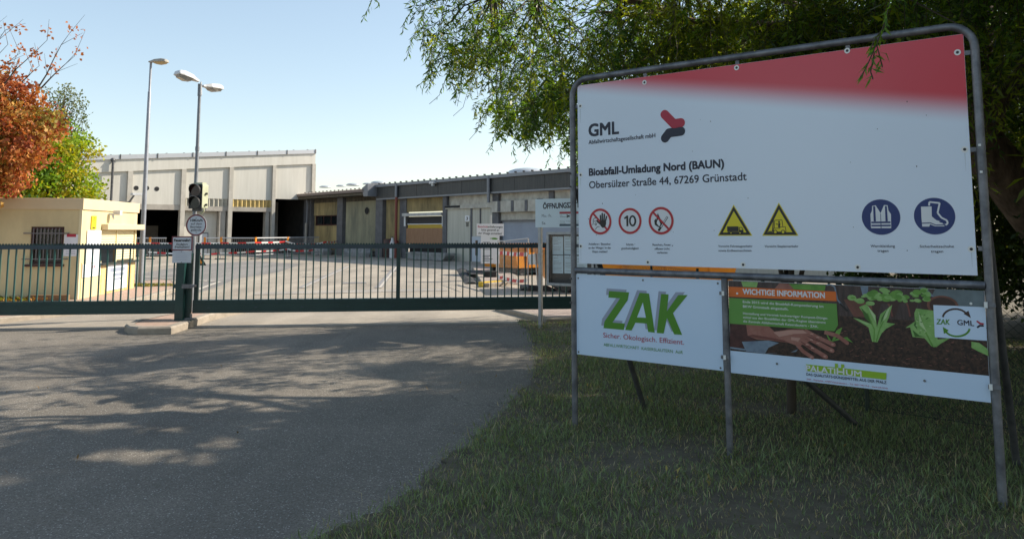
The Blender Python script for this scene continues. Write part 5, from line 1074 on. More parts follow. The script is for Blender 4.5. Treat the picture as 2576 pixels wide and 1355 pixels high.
# information posts
cy = crop(1480, 640, 3.226); ci = crop(1300, 520, 3.567)
ip = gnd(1225, 705); IP = Plane((ip.x, ip.y), (1, -.12)); I_ = IP.sh
t1 = thing('rubble_sign', 'white sign about rubble deliveries above a taller info board on a rubber footed pole', 'sign', IP.pt(0, 0))
s_ = I_(*cy(297, 500))[0]; mb = MB(IP.M); mb.tube([(s_, 0.03, .12), (s_, .03, I_(*cy(299, 160))[1])], .022, M_galvl, n=8); mb.build('pole', t1)
a_, e_ = I_(*cy(155, 248)), I_(*cy(434, 372)); mb = MB(IP.M); mb.box(a_[0], e_[0], -.006, .004, e_[1], a_[1], M_white); u1 = mb.build('upper_panel', t1)
mb = MB(IP.M)
def il(t_, x0, x1, y, cap, m=M_black, off=.01): p_, q_ = I_(*cy(x0, y)), I_(*cy(x1, y + (x1 - x0) * .02)); mb.text(t_, p_, q_, I_(*cy(x0, y - cap))[1] - p_[1], -.0075, m, off)
il('Bauschutt', 167, 268, 287, 22, M_redlog); il('anlieferungen', 268, 424, 289, 22); il('bitte generell an', 204, 386, 321, 22); il('der Waage anmelden!', 172, 415, 355, 22); mb.build('lettering', u1)
a_, e_ = I_(*cy(197, 372)), I_(*cy(388, 660)); mb = MB(IP.M); mb.box(a_[0], e_[0], .0, .01, e_[1], a_[1], M_white); u2 = mb.build('lower_panel', t1)
mb = MB(IP.M)
for x, y, w, h_ in ((315, 400, 26, 6), (335, 396, 24, 6), (355, 402, 22, 6), (340, 408, 30, 5)): p_ = I_(*cy(x, y)); q_ = I_(*cy(x + w, y - h_)); mb.ell(p_[0], p_[1], q_[0] - p_[0], (q_[1] - p_[1]) * .8, -.0008 - x * 1e-6, M_green, n=10)
for y, x1 in ((440, 290), (512, 300), (578, 300), (595, 280), (612, 318), (630, 288)): mb.line(I_(*cy(216, y)), I_(*cy(x1, y)), .022, -.001, M_gtx)
mb.build('lettering', u2)
MB(IP.M).box(s_ - .22, s_ + .22, -.15, .18, .115, .30, M_rubber).build('rubber_foot', t1)
gp2 = gnd(1203, 690, .12); tag(MB().slab([(gnd(x, y, .12).x, gnd(x, y, .12).y) for x, y in ((1172, 681), (1212, 681), (1224, 690), (1182, 690))], .115, .135, M_rubber).build('ground_plate', origin=gp2), 'dark flat plate lying on the yard island', 'plate')
rp = gnd(1165, 688); sl_ = thing('black_ramp', 'long dark rubber ramp lying along the edge of the yard island', 'ramp', rp)
q0, q1 = gnd(1161, 678), gnd(1187, 714); mb = MB(); d_ = (q1 - q0).normalized(); o_ = Vector((-d_.y, d_.x, 0)) * .22; mb.add([q0 + o_, q0 - o_, q1 - o_, q1 + o_, q0 + o_ * .3 + Vector((0, 0, .06)), q0 - o_ * .3 + Vector((0, 0, .06)), q1 - o_ * .3 + Vector((0, 0, .06)), q1 + o_ * .3 + Vector((0, 0, .06))], [(0, 1, 5, 4), (1, 2, 6, 5), (2, 3, 7, 6), (3, 0, 4, 7), (4, 5, 6, 7)], M_rubber); mb.build('body', sl_)
# construction fence panel with tapes
fp = gnd(1253, 713); f2 = gnd(1329, 729); FP = Plane(fp.xy, (f2 - fp).xy); Fh = FP.sh
cf = thing('mesh_fence_panel', 'narrow wire mesh fence panel on concrete feet before the orange skip', 'fence panel', FP.pt(.6, 0))
wF = (f2 - fp).length; hF = Fh(*cy(570, 396))[1]; sM = Fh(*cy(437, 700))[0]
mb = MB(FP.M)
for x in (0.0, sM, wF): mb.tube([(x, 0, .06), (x, 0, hF if x > sM else hF - .08)], .02, M_galvl, n=8)
mb.tube([(0, 0, hF - .1), (sM, 0, hF - .1), (wF, 0, hF)], .016, M_galvl, n=6); mb.tube([(0, 0, .1), (wF, 0, .1)], .018, M_galvl, n=6); mb.build('frame', cf)
mb = MB(FP.M)
for i in range(int(wF / .07)): x = .03 + i * .07; mb.tube([(x, .01, .12), (x, .01, hF - .1)], .0022, M_galvl, n=3, caps=False)
for i in range(int(hF / .22)): mb.tube([(0, .012, .15 + i * .22), (wF, .012, .15 + i * .22)], .0022, M_galvl, n=3, caps=False)
mb.build('wire_mesh', cf)
for x in (sM - .05, wF): bevel(MB(FP.M).box(x - .36, x + .36, -.14, .14, .002, .13, M_galvd).build('concrete_foot', cf), .03)
tape('bright red and white tape across the top of the wire mesh panel', [FP.pt(-.02, Fh(*cy(335, 540))[1], -.04), FP.pt(sM, Fh(*cy(437, 547))[1], -.04), FP.pt(wF, Fh(*cy(570, 553))[1], -.04)], .11, .02, .3, 5)
tape('slack red and white tape across the foot of the wire mesh panel', [FP.pt(-.02, Fh(*cy(335, 760))[1], -.04), FP.pt(sM, Fh(*cy(437, 798))[1], -.04), FP.pt(wF, Fh(*cy(570, 812))[1], -.04)], .09, .06, .3, 6)
# bracket sign right behind the info post
t2 = thing('arrow_board', 'grey board with black arrow marks behind the wire mesh panel', 'board', IP.pt(.55, 0, .4)); IA = Plane(IP.pt(0, 0, .35).xy, (1, -.12))
a_, e_ = IA.sh(*cy(333, 430)), IA.sh(*cy(384, 665)); mb = MB(IA.M); mb.box(a_[0], e_[0], 0, .01, e_[1], a_[1], mat('pale_grey_board', (.40, .42, .45), .5)); mb.build('panel', t2); mb = MB(IA.M)
for pts in ([(345, 442), (372, 440), (372, 452)], [(366, 500), (364, 650)], [(342, 580), (366, 580)]): mb.pline([IA.sh(*cy(*p_)) for p_ in pts], .05, -.002, M_black)
mb.build('arrow', t2); mb = MB(IA.M); mb.tube([((a_[0] + e_[0]) / 2, .03, 0), ((a_[0] + e_[0]) / 2, .03, a_[1])], .02, M_galvl, n=8); mb.box((a_[0] + e_[0]) / 2 - .3, (a_[0] + e_[0]) / 2 + .3, -.1, .15, 0, .08, M_rubber); mb.build('stand', t2)
# leaning white board on a pole
q0 = gnd(1345, 730); LP = Plane(q0.xy, (1, -.35)); t3 = thing('leaning_sign', 'blank white board on a leaning pole with rubber base, right of the mesh panel', 'sign', q0)
top = LP.sh(*cy(760, 550)); bot = LP.sh(*cy(792, 930)); MB(LP.M).tube([(bot[0], 0, .03), (top[0], 0, top[1])], .028, M_galvl, n=8).build('pole', t3)
MB(LP.M).prism([LP.sh(*cy(x, y)) for x, y in ((680, 566), (806, 552), (815, 665), (692, 672))], .03, .04, M_white).build('panel', t3)
MB(LP.M).prism([(bot[0] - .5, 0), (bot[0] + .5, 0), (bot[0] + .2, .13), (bot[0] - .25, .13)], -.2, .2, M_rubber).build('rubber_base', t3)
# orange skips
M_skip = mat('orange_skip_paint', (0.74, 0.28, 0.014), 0.5, (0.60, 0.20, 0.012), 2.0, detail=7, bump=.1, bscale=8); M_skipd = mat('scratched_skip_rim', (0.55, 0.22, 0.05), 0.55, (0.25, 0.12, 0.06), 5, lo=.45, hi=.7)
def skip(label, org, d_, ln_, wd_, h_, ov):
    P_ = Plane(org, d_); g = thing('skip_container', label, 'skip', P_.pt(ln_ / 2, 0, wd_ / 2)); z0 = .28
    lo = [(.0, 0), (ln_, 0), (ln_, wd_), (0, wd_)]; hi = [(-ov, -.05), (ln_ + ov, -.05), (ln_ + ov, wd_ + .05), (-ov, wd_ + .05)]
    vs = [(x, y, z0) for x, y in lo] + [(x, y, h_) for x, y in hi]; k = .05
    vs += [(x + (k if x < ln_ / 2 else -k), y + (k if y < wd_ / 2 else -k), h_) for x, y in hi] + [(x + (k if x < ln_ / 2 else -k), y + (k if y < wd_ / 2 else -k), z0 + .05) for x, y in lo]
    fs = [(3, 2, 1, 0)] + [(i, (i + 1) % 4, (i + 1) % 4 + 4, i + 4) for i in range(4)] + [(i + 4, (i + 1) % 4 + 4, (i + 1) % 4 + 8, i + 8) for i in range(4)] + [(i + 8, (i + 1) % 4 + 8, (i + 1) % 4 + 12, i + 12) for i in range(4)] + [(12, 13, 14, 15)]
    MB(P_.M).add(vs, fs, M_skip).build('body', g)
    mb = MB(P_.M)
    mb.box(-ov - .04, ln_ + ov + .04, -.11, -.05, h_ - .12, h_ + .02, M_skipd); mb.box(-ov - .04, ln_ + ov + .04, wd_ + .05, wd_ + .11, h_ - .12, h_ + .02, M_skipd); mb.box(-ov - .05, -ov, -.05, wd_ + .05, h_ - .12, h_ + .02, M_skipd); mb.box(ln_ + ov, ln_ + ov + .05, -.05, wd_ + .05, h_ - .12, h_ + .02, M_skipd); mb.build('rim', g)
    for i in range(4): x = ln_ * (i + .5) / 4; MB(P_.M).add([(x - .05, -.02, z0), (x + .05, -.02, z0), (x + .05, -.1, h_ - .12), (x - .05, -.1, h_ - .12), (x - .05, .0, z0), (x + .05, .0, z0), (x + .05, -.05, h_ - .12), (x - .05, -.05, h_ - .12)], [(0, 1, 2, 3), (0, 3, 7, 4), (1, 5, 6, 2)], M_skip).build('stiffener', g)
    for y in (.25, wd_ - .37): MB(P_.M).box(.1, ln_ - .1, y, y + .12, .12, z0, M_galvd).build('skid', g)
    for x in (.3, ln_ - .3): MB(P_.M).tube([(x, .1, .14), (x, wd_ - .1, .14)], .13, M_galvd, n=12).build('roller', g)
pk = gnd(1303, 694)
skip('orange open skip behind the wire mesh panel', pk.xy, BD, 3.6, 1.9, 1.12, .25)
pk2 = gnd(1398, 737); skip('second orange skip nearer the fence, below the notice case', (pk2.x, pk2.y), (1, .12), 4.9, 2.0, 1.15, .3)

# ------------------------------------------------------------------ chain link fence behind the billboard
M_wire = mat('green_fence_wire', (0.02, 0.035, 0.025), 0.5)
FPTS = [Vector(p) for p in ((5.9, 4.85), (3.25, 7.1), (2.05, 14.4))]
cfn = thing('chain_link_fence', 'low dark green chain link fence running behind the billboard', 'fence', (FPTS[1].x, FPTS[1].y, 0)); HF = 1.08
for a_, e_ in zip(FPTS, FPTS[1:]):
    P_ = Plane(a_, e_ - a_); ln_ = (e_ - a_).length; P_.M = Matrix(((P_.d.x, -P_.n.x, 0, a_.x), (P_.d.y, -P_.n.y, 0, a_.y), (0, 0, 1, 0), (0, 0, 0, 1)))
    mb = MB(P_.M); st_ = .075; vs = []
    k = -HF + .05
    def wire(x0, z0, x1, z1, b):
        if x0 < 0: z0 += (z1 - z0) * (0 - x0) / (x1 - x0); x0 = 0
        if x1 > ln_: z1 -= (z1 - z0) * (x1 - ln_) / (x1 - x0); x1 = ln_
        if x1 > x0 + .01: mb.tube([(x0, b, z0), (x1, b, z1)], .0019, M_wire, n=3, caps=False)
    x = -HF
    while x < ln_:
        wire(x, .04, x + HF - .04, HF, .0); wire(x, HF, x + HF - .04, .04, .003); x += st_
    mb.build('wire_mesh', cfn)
    mb = MB(P_.M)
    for z in (.05, HF * .72, HF): mb.tube([(0, -.004, z), (ln_, -.004, z)], .0028, M_wire, n=5)
    mb.build('tension_wire', cfn)
    for i in range(int(ln_ / 1.9) + 1): MB(P_.M).tube([(.05 + i * 1.9, .02, 0), (.05 + i * 1.9, .02, HF + .04)], .02, M_wire, n=10).build('post', cfn)
# ------------------------------------------------------------------ trees
M_bark = mat('bark', (0.22, 0.15, 0.105), 0.9, (0.07, 0.046, 0.032), 9, bump=1.0, bscale=22, detail=8, stretch=(1, 1, .35))
M_twig = mat('twig', (0.06, 0.045, 0.03), 0.8)
M_wleaf = leaf_mat('willow_leaf', 0.5, 0.42, (3.0, 2.6, 0.55)); M_mleaf = leaf_mat('maple_leaf', 0.35, 0.6, (1.3, 1.0, .7)); M_gleaf = leaf_mat('green_leaf', 0.40, 0.5, (1.6, 1.5, .5)); M_grass = leaf_mat('grass_blade', 0.3, 0.6, (1.3, 1.3, .6))
def quads_obj(name, V, cols, m, parent, extra=None, em=None, origin=(0, 0, 0)):
    """V: (n,4,3) leaf quads with a colour each; extra: MB with twigs, joined into the same mesh"""
    n = len(V); O = np.asarray(origin, np.float32); co = (V.reshape(-1, 3) - O).astype(np.float32); loops = np.arange(n * 4, dtype=np.int32)
    tot = np.full(n, 4, np.int32); mi = np.zeros(n, np.int32); cl = np.asarray(cols, np.float32)
    if extra is not None and extra.v:
        ev = np.asarray(extra.v, np.float32) - O; fl = [i + n * 4 for f in extra.f for i in f]; ft = [len(f) for f in extra.f]
        co = np.vstack([co, ev]); loops = np.concatenate([loops, np.asarray(fl, np.int32)]); tot = np.concatenate([tot, np.asarray(ft, np.int32)]); mi = np.concatenate([mi, np.ones(len(ft), np.int32)]); cl = np.vstack([cl, np.full((len(ft), 3), .05, np.float32)])
    me = bpy.data.meshes.new(name); me.vertices.add(len(co)); me.vertices.foreach_set('co', co.ravel()); me.loops.add(len(loops)); me.loops.foreach_set('vertex_index', loops)
    me.polygons.add(len(tot)); st_ = np.concatenate([[0], np.cumsum(tot)[:-1]]).astype(np.int32); me.polygons.foreach_set('loop_start', st_); me.polygons.foreach_set('material_index', mi)
    me.materials.append(m); me.materials.append(em or M_twig); me.update(calc_edges=True); set_col(me, cl)
    o = bpy.data.objects.new(name, me); SC.collection.objects.link(o); o.parent = parent
    o.location = (Vector(origin) - parent.location) if parent is not None else Vector(origin)
    return o
RG = np.random.default_rng(7)
def unit(a): return a / np.maximum(np.linalg.norm(a, axis=-1, keepdims=True), 1e-9)
def leaf_quads(P, D, S, L_, W_, curl):
    N_ = np.cross(D, S); m_ = P + D * (L_ * .45)[:, None] + N_ * (curl * L_ * .25)[:, None]
    return np.stack([P, m_ + S * (W_ / 2)[:, None], P + D * L_[:, None] - N_ * (curl * L_ * .3)[:, None], m_ - S * (W_ / 2)[:, None]], 1)
def curve_pts(p0, p1, rise, n=7, wob=.08, rg=random):
    a, b = Vector(p0), Vector(p1); ln_ = (b - a).length; out_ = []
    for i in range(n + 1):
        t_ = i / n; p = a.lerp(b, t_); p.z += rise * 4 * t_ * (1 - t_) * ln_ * .25
        if 0 < i < n: p += Vector((rg.uniform(-1, 1), rg.uniform(-1, 1), rg.uniform(-1, 1))) * wob * ln_ * .25
        out_.append(p)
    return out_
# ---- the willow: leaning trunk right of the board, one heavy limb arching left, hanging strands
wr = random.Random(21)
tr_ = thing('willow_tree', 'large drooping willow with leaning brown trunk behind the billboard', 'tree', (7.4, 9.6, 0))
fork = Vector((5.75, 9.4, 2.75)); mb = MB()
mb.tube([(7.6, 9.65, -.2), (7.25, 9.6, .6), (6.6, 9.5, 1.7), tuple(fork)], [.46, .38, .32, .27], M_bark, n=18)
limb = [tuple(fork), tuple(dep(2480, 255, 9.3)), tuple(dep(2330, 150, 9.2)), tuple(dep(2100, 96, 9.1)), tuple(dep(1960, 80, 9.0)), tuple(dep(1795, 66, 9.0)), tuple(dep(1673, 112, 9.0)), tuple(dep(1600, 165, 8.9)), tuple(dep(1540, 185, 8.8))]
mb.tube(limb, [.26, .24, .19, .15, .13, .10, .085, .06, .04], M_bark, n=14)
ends = [Vector(p) for p in limb[2:]]
for tgt, r0 in (((6.6, 10.2, 7.5), .13), ((4.2, 11.5, 7.0), .10), ((5.2, 7.4, 6.8), .09), ((8.6, 8.2, 6.5), .10), ((7.8, 12.0, 7.0), .10), ((1.8, 9.6, 5.9), .07), ((2.6, 11.6, 5.6), .07), ((3.2, 7.9, 6.4), .06)):
    src_ = fork if tgt[0] > 4 else Vector(limb[3]); C_ = curve_pts(src_, tgt, .35, 7, .10, wr); mb.tube(C_, [r0 * (1 - .8 * i / 7) for i in range(8)], M_bark, n=10); ends += C_[2:]
mb.tube(curve_pts(limb[5], tuple(dep(1500, 30, 8.6)), .1, 6, .1, wr), [.06, .05, .045, .04, .03, .02, .012], M_bark, n=8); ends.append(dep(1560, 60, 8.7))
mb.tube(curve_pts(limb[5], tuple(dep(1230, -20, 9.2)), .2, 6, .1, wr), [.06, .05, .045, .035, .03, .02, .012], M_bark, n=8); ends += [dep(1350, 0, 9.1), dep(1240, -20, 9.2)]
mb.build('trunk', tr_)
BX = [900, 1012, 1035, 1055, 1075, 1100, 1150, 1170, 1200, 1235, 1270, 1300, 1345, 1440, 1446, 2600]; BY = [-200, -60, 60, 150, 228, 222, 262, 225, 315, 342, 365, 352, 386, 386, 640, 760]
def bound(px):
    px = np.asarray(px, float); return np.interp(px, BX, BY) + np.where(px < 1446, 16 * np.sin(px / 9.0) + 14 * np.sin(px / 23.0 + 1) - 8, 0)
cpm, spm = math.cos(PITCH), math.sin(PITCH)
def project(P):
    y = P[..., 1]; z = P[..., 2] - CAMZ; f_ = y * cpm + z * spm; u_ = P[..., 0] / f_; v_ = (-y * spm + z * cpm) / f_
    return PX + u_ * FPX, PY - v_ * FPX, f_
# gaps in the crown through which the sun reaches the road (centre and half size of each light patch, measured on the road surface)
GAPS = ((141, 933, 140, 9), (102, 968, 110, 11), (47, 1005, 70, 15), (181, 1001, 90, 9), (259, 1029, 110, 11), (102, 1044, 110, 15), (471, 966, 70, 8), (566, 942, 90, 7), (597, 985, 70, 7), (464, 1033, 80, 8), (613, 1005, 120, 8), (770, 989, 70, 9), (762, 952, 40, 7),
        (849, 997, 50, 7), (739, 1027, 80, 7), (668, 1068, 60, 7), (550, 1115, 60, 12), (338, 1147, 130, 15), (487, 1150, 80, 15), (393, 1253, 45, 9), (252, 1272, 75, 15), (16, 1217, 30, 19), (920, 899, 45, 5), (1014, 864, 50, 5), (810, 879, 30, 4), (786, 922, 25, 5), (982, 970, 34, 6), (448, 1084, 34, 6), (259, 1076, 120, 8), (927, 1182, 50, 8), (1120, 880, 40, 4), (1200, 905, 50, 5), (1180, 850, 40, 4), (640, 880, 40, 4), (380, 900, 60, 5))
def gap(C_):
    gq = np.stack([C_[:, 0] - C_[:, 2] * SUNV.x / SUNV.z, C_[:, 1] - C_[:, 2] * SUNV.y / SUNV.z, np.zeros(len(C_))], 1); gX, gY, gF = project(gq)
    gX2 = gX + 22 * np.sin(gY * .31 + gX * .013); gY2 = gY + 5 * np.sin(gX * .045 + 1) + 3.5 * np.sin(gX * .13 + gY * .2); k_ = np.zeros(len(C_), bool)
    for a_, b_, ra, rb in GAPS: k_ |= (((gX2 - a_) / (ra * 1.15)) ** 2 + ((gY2 - b_) / (rb * 1.35 + 2)) ** 2 < RG.uniform(.7, 1.2, len(C_))) & (gF > 0)
    return k_
HOLES = [(-7, 12.6, 1.1), (-5.2, 12.7, 1.0), (-6.3, 11.7, .9), (-3.9, 13.0, .8), (-8.2, 11.4, 1.0), (-8.6, 12.8, 1.0), (2.9, 4.4, .45), (.3, 10.3, .4), (1.0, 8.0, .3), (-6.2, 9.8, .9), (-4.9, 9.2, .8), (-5.6, 8.3, 1.0), (-4.2, 7.9, .9), (-2.7, 8.5, .8), (-2.4, 9.9, .7), (-4.6, 6.4, .8), (-6.6, 7.2, .9), (-.7, 10.8, .7), (-7.6, 9.0, 1.0), (-1.0, 8.6, .5), (-3.6, 11.0, .6), (-3.3, 9.4, .5), (.2, 9.8, .4), (-5.5, 5.6, .6), (-7.8, 7.6, .8)]
def lit(p):
    g0, g1 = p[0] - 1.293 * p[2], p[1] - .471 * p[2]
    return any(((g0 - a) * .75) ** 2 + (g1 - b) ** 2 < r * r * 1.5 for a, b, r in HOLES)
cl_c = []
tries = 0
while len(cl_c) < 820 and tries < 60000:
    tries += 1
    d_ = RG.normal(size=3); d_ /= np.linalg.norm(d_); r_ = RG.uniform(.45, 1.0) ** .6
    p = np.array([4.6, 9.9, 4.6]) + d_ * r_ * np.array([6.6, 6.0, 6.0])
    if p[2] < 3.0 or p[1] < 3.6 or p[1] > 16.0: continue
    px, py, f_ = project(p)
    if py > bound(px) - 40 or (f_ < 4.6 and py > -60): continue
    if p[0] < 3.2 and p[1] < 7.6 and p[2] < 5.2: continue
    if py < -150 and lit(p - np.array([0, 0, .45])): continue
    cl_c.append(p)
cl_c = np.array(cl_c)
extra = [dep(x, y, Y) for x, y, Y in ((1040, -30, 9.3), (1075, 10, 9.2), (1110, 40, 9.4), (1150, 60, 9.0), (1190, 90, 9.4), (1230, 60, 9.0), (1260, 130, 9.6), (1290, 180, 9.3), (1330, 150, 9.0), (1370, 200, 9.5), (1400, 120, 9.2), (1420, 230, 9.6), (1100, 90, 9.3), (1180, 170, 9.6), (1330, 250, 9.6), (1410, 290, 9.8), (1220, 230, 9.8), (1290, 60, 9.8), (1480, 120, 10.4), (1560, 150, 10.6), (1650, 140, 10.8), (1750, 100, 11), (1850, 60, 11), (2000, 60, 11), (2200, 30, 11), (2350, 30, 10.6), (2450, 30, 10.4), (2540, 60, 10.2), (1380, 60, 10.5), (1480, 40, 11), (1600, 60, 11.5), (1700, 20, 12), (1900, 20, 12), (2100, 20, 12), (2300, 10, 12), (2480, 0, 12), (2560, 160, 11.5), (2530, 250, 12), (1460, 200, 11.5), (1430, 260, 11), (1520, 110, 12.5), (1580, 20, 12.5), (1800, 80, 12.6), (2000, 30, 13), (2180, 90, 13), (2380, 60, 13), (2500, 140, 13), (1960, 110, 9.8), (2150, 60, 9.9), (1640, 70, 9.6), (1720, 60, 10), (1560, 90, 8.3), (1640, 110, 8.2), (1720, 80, 8.0), (1800, 40, 7.9), (1900, 40, 7.8), (2010, 40, 7.9), (2120, 40, 7.8), (2240, 60, 7.9), (2350, 50, 7.9), (1850, -10, 7.7), (2060, -20, 7.6), (2300, -10, 7.7), (1960, 60, 8.3), (1680, 20, 8.2), (2560, 330, 12.5), (2540, 420, 12.8))]
twm = MB(); SV = []; SCc = []
allc = np.vstack([cl_c, np.array([tuple(p) for p in extra])]); isx = np.arange(len(allc)) >= len(cl_c)
E_ = np.array([tuple(p) for p in ends])
greens = np.array([(.058, .122, .026), (.044, .098, .025), (.09, .155, .022), (.038, .086, .024), (.14, .185, .024)])
nl_tot = 0
for ci_, c_ in enumerate(allc):
    px, py, f_ = project(c_); vis = (-100 < px < 2700) and py > -260
    near = E_[np.argmin(((E_ - c_) ** 2).sum(1))]
    C3 = curve_pts(tuple(near), tuple(c_), .3, 4, .12, wr)
    if gap(np.array([tuple(q_) for q_ in C3])).mean() < .3: twm.tube(C3, [.013, .011, .009, .007, .005], M_twig, n=5, caps=False)
    ns = 66 if isx[ci_] else (30 if vis else 30)
    base = greens[RG.integers(len(greens))]
    if isx[ci_] and px < 1200: ns = int(ns * .42)
    for k in range(ns):
        st0 = c_ + RG.normal(size=3) * np.array([.42, .42, .28]); ln_ = RG.uniform(.5, 1.5) if vis else RG.uniform(.6, 1.4)
        sp = .028 if vis else .06; big = 1.0 if vis else 2.0
        n_ = int(ln_ / sp)
        if n_ < 5: continue
        if (py < -40 or RG.random() < (.35 if isx[ci_] and px > 1180 and c_[1] < 9.7 else .88)) and lit(st0 - np.array([0, 0, ln_ * .45])): continue
        t_ = np.arange(n_) * sp; az = RG.uniform(0, 6.28); out = RG.uniform(.3, 1.3); ph = RG.uniform(0, 6.28, 2); am = RG.uniform(.015, .06)
        hx = out * (1 - np.exp(-t_ * 1.8)) * .5; 
        P = st0 + np.stack([math.cos(az) * hx + am * np.sin(t_ * 7 + ph[0]), math.sin(az) * hx + am * np.sin(t_ * 6 + ph[1]), .16 * np.sin(t_ * 3) - t_ * RG.uniform(.55, .9)], 1)
        X, Y, F = project(P); lim = bound(X) + RG.uniform(-38, 6)
        bad = np.nonzero(((Y > lim) & (X < 2700)) | ((F < np.where(X < 2100, 7.1, 5.7)) & (Y > -80) & (X < 2650)))[0]
        if len(bad): P = P[:bad[0]]
        if len(P) < 5: continue
        if gap(P).mean() < .35: twm.tube([tuple(P[i]) for i in range(0, len(P), max(1, len(P) // 5))], .0028, M_twig, n=3, caps=False)
        n_ = len(P); a2 = RG.uniform(0, 6.28, n_); D = unit(np.stack([np.cos(a2) * .75, np.sin(a2) * .75, -RG.uniform(-.1, 1.2, n_)], 1)); S_ = unit(np.cross(D, RG.normal(size=(n_, 3))))
        LL = RG.uniform(.070, .120, n_) * big; WW = RG.uniform(.014, .024, n_) * big; wide = RG.random() < (.25 if (isx[ci_] and px < 1445 and py > 150) else 0.0); WW = WW * (2.1 if wide else 1.0)
        SV.append(leaf_quads(P, D, S_, LL, WW, RG.uniform(-.6, .9, n_))); SCc.append(base * RG.uniform(.55, 1.5, (n_, 1)))
# a few separate twigs: far left against the sky and one hanging before the board
def twig(pts, Y, sp, seed, LLr=(.06, .10), ww=(.013, .019)):
    P0 = [dep(x, y, Y) for x, y in pts]; rg2 = np.random.default_rng(seed); out_ = []
    for a_, e_ in zip(P0, P0[1:]):
        n_ = max(2, int((e_ - a_).length / sp)); out_ += [np.array(a_.lerp(e_, i / n_)) for i in range(n_)]
    twm.tube([tuple(p) for p in P0], .0035, M_twig, n=4, caps=False); P = np.array(out_); n_ = len(P)
    a2 = rg2.uniform(0, 6.28, n_); D = unit(np.stack([np.cos(a2) * .5, np.sin(a2) * .5, -rg2.uniform(.2, 1.1, n_)], 1)); S_ = unit(np.cross(D, rg2.normal(size=(n_, 3))))
    SV.append(leaf_quads(P, D, S_, rg2.uniform(*LLr, n_), rg2.uniform(*ww, n_), rg2.uniform(-.5, .8, n_))); SCc.append(np.array([(.09, .18, .035)]) * rg2.uniform(.8, 1.3, (n_, 1)))
for i, pts in enumerate((((970, -70), (945, -20), (925, 25), (910, 55)), ((990, -80), (940, -15), (955, 15)), ((1060, -40), (1040, 20), (1015, 60), (1012, 85)), ((1080, -20), (1050, 80), (1030, 100)), ((1110, 60), (1080, 170), (1062, 230)), ((1140, 90), (1090, 200), (1070, 234)), ((1170, 120), (1160, 220), (1150, 268)), ((1240, 200), (1225, 290), (1195, 330)), ((1260, 250), (1250, 330), (1262, 372)), ((1120, 20), (1090, 110), (1060, 150)), ((1215, 270), (1200, 330), (1180, 352)), ((1250, 310), (1240, 360), (1222, 385)), ((1300, 330), (1290, 380), (1300, 408)), ((1340, 330), (1330, 390), (1318, 412)), ((1375, 340), (1385, 395), (1372, 418)), ((1415, 350), (1405, 400), (1410, 415)), ((1130, 180), (1105, 240), (1080, 262)), ((1185, 200), (1165, 270), (1140, 292)), ((1060, 40), (1030, 120), (1022, 150)), ((1100, 120), (1070, 200), (1048, 220)))): twig(pts, 9.2 + .1 * (i % 10), .019, 50 + i)
for i, pts in enumerate((((2300, -90), (2240, 0), (2225, 60), (2205, 112), (2180, 168), (2165, 195)), ((2205, 112), (2215, 150), (2220, 170)), ((2200, 130), (2190, 180), (2196, 200)), ((2230, 60), (2200, 100), (2190, 125)))): twig(pts, 3.9, .017, 80 + i, (.055, .085), (.011, .016))
SV = np.concatenate(SV); SCc = np.concatenate(SCc)
kill = gap(SV.mean(1))
SV = SV[~kill]; SCc = SCc[~kill]
quads_obj('crown', SV, SCc, M_wleaf, tr_, twm, origin=(4.6, 9.9, 5))
print('willow leaves', len(SV))

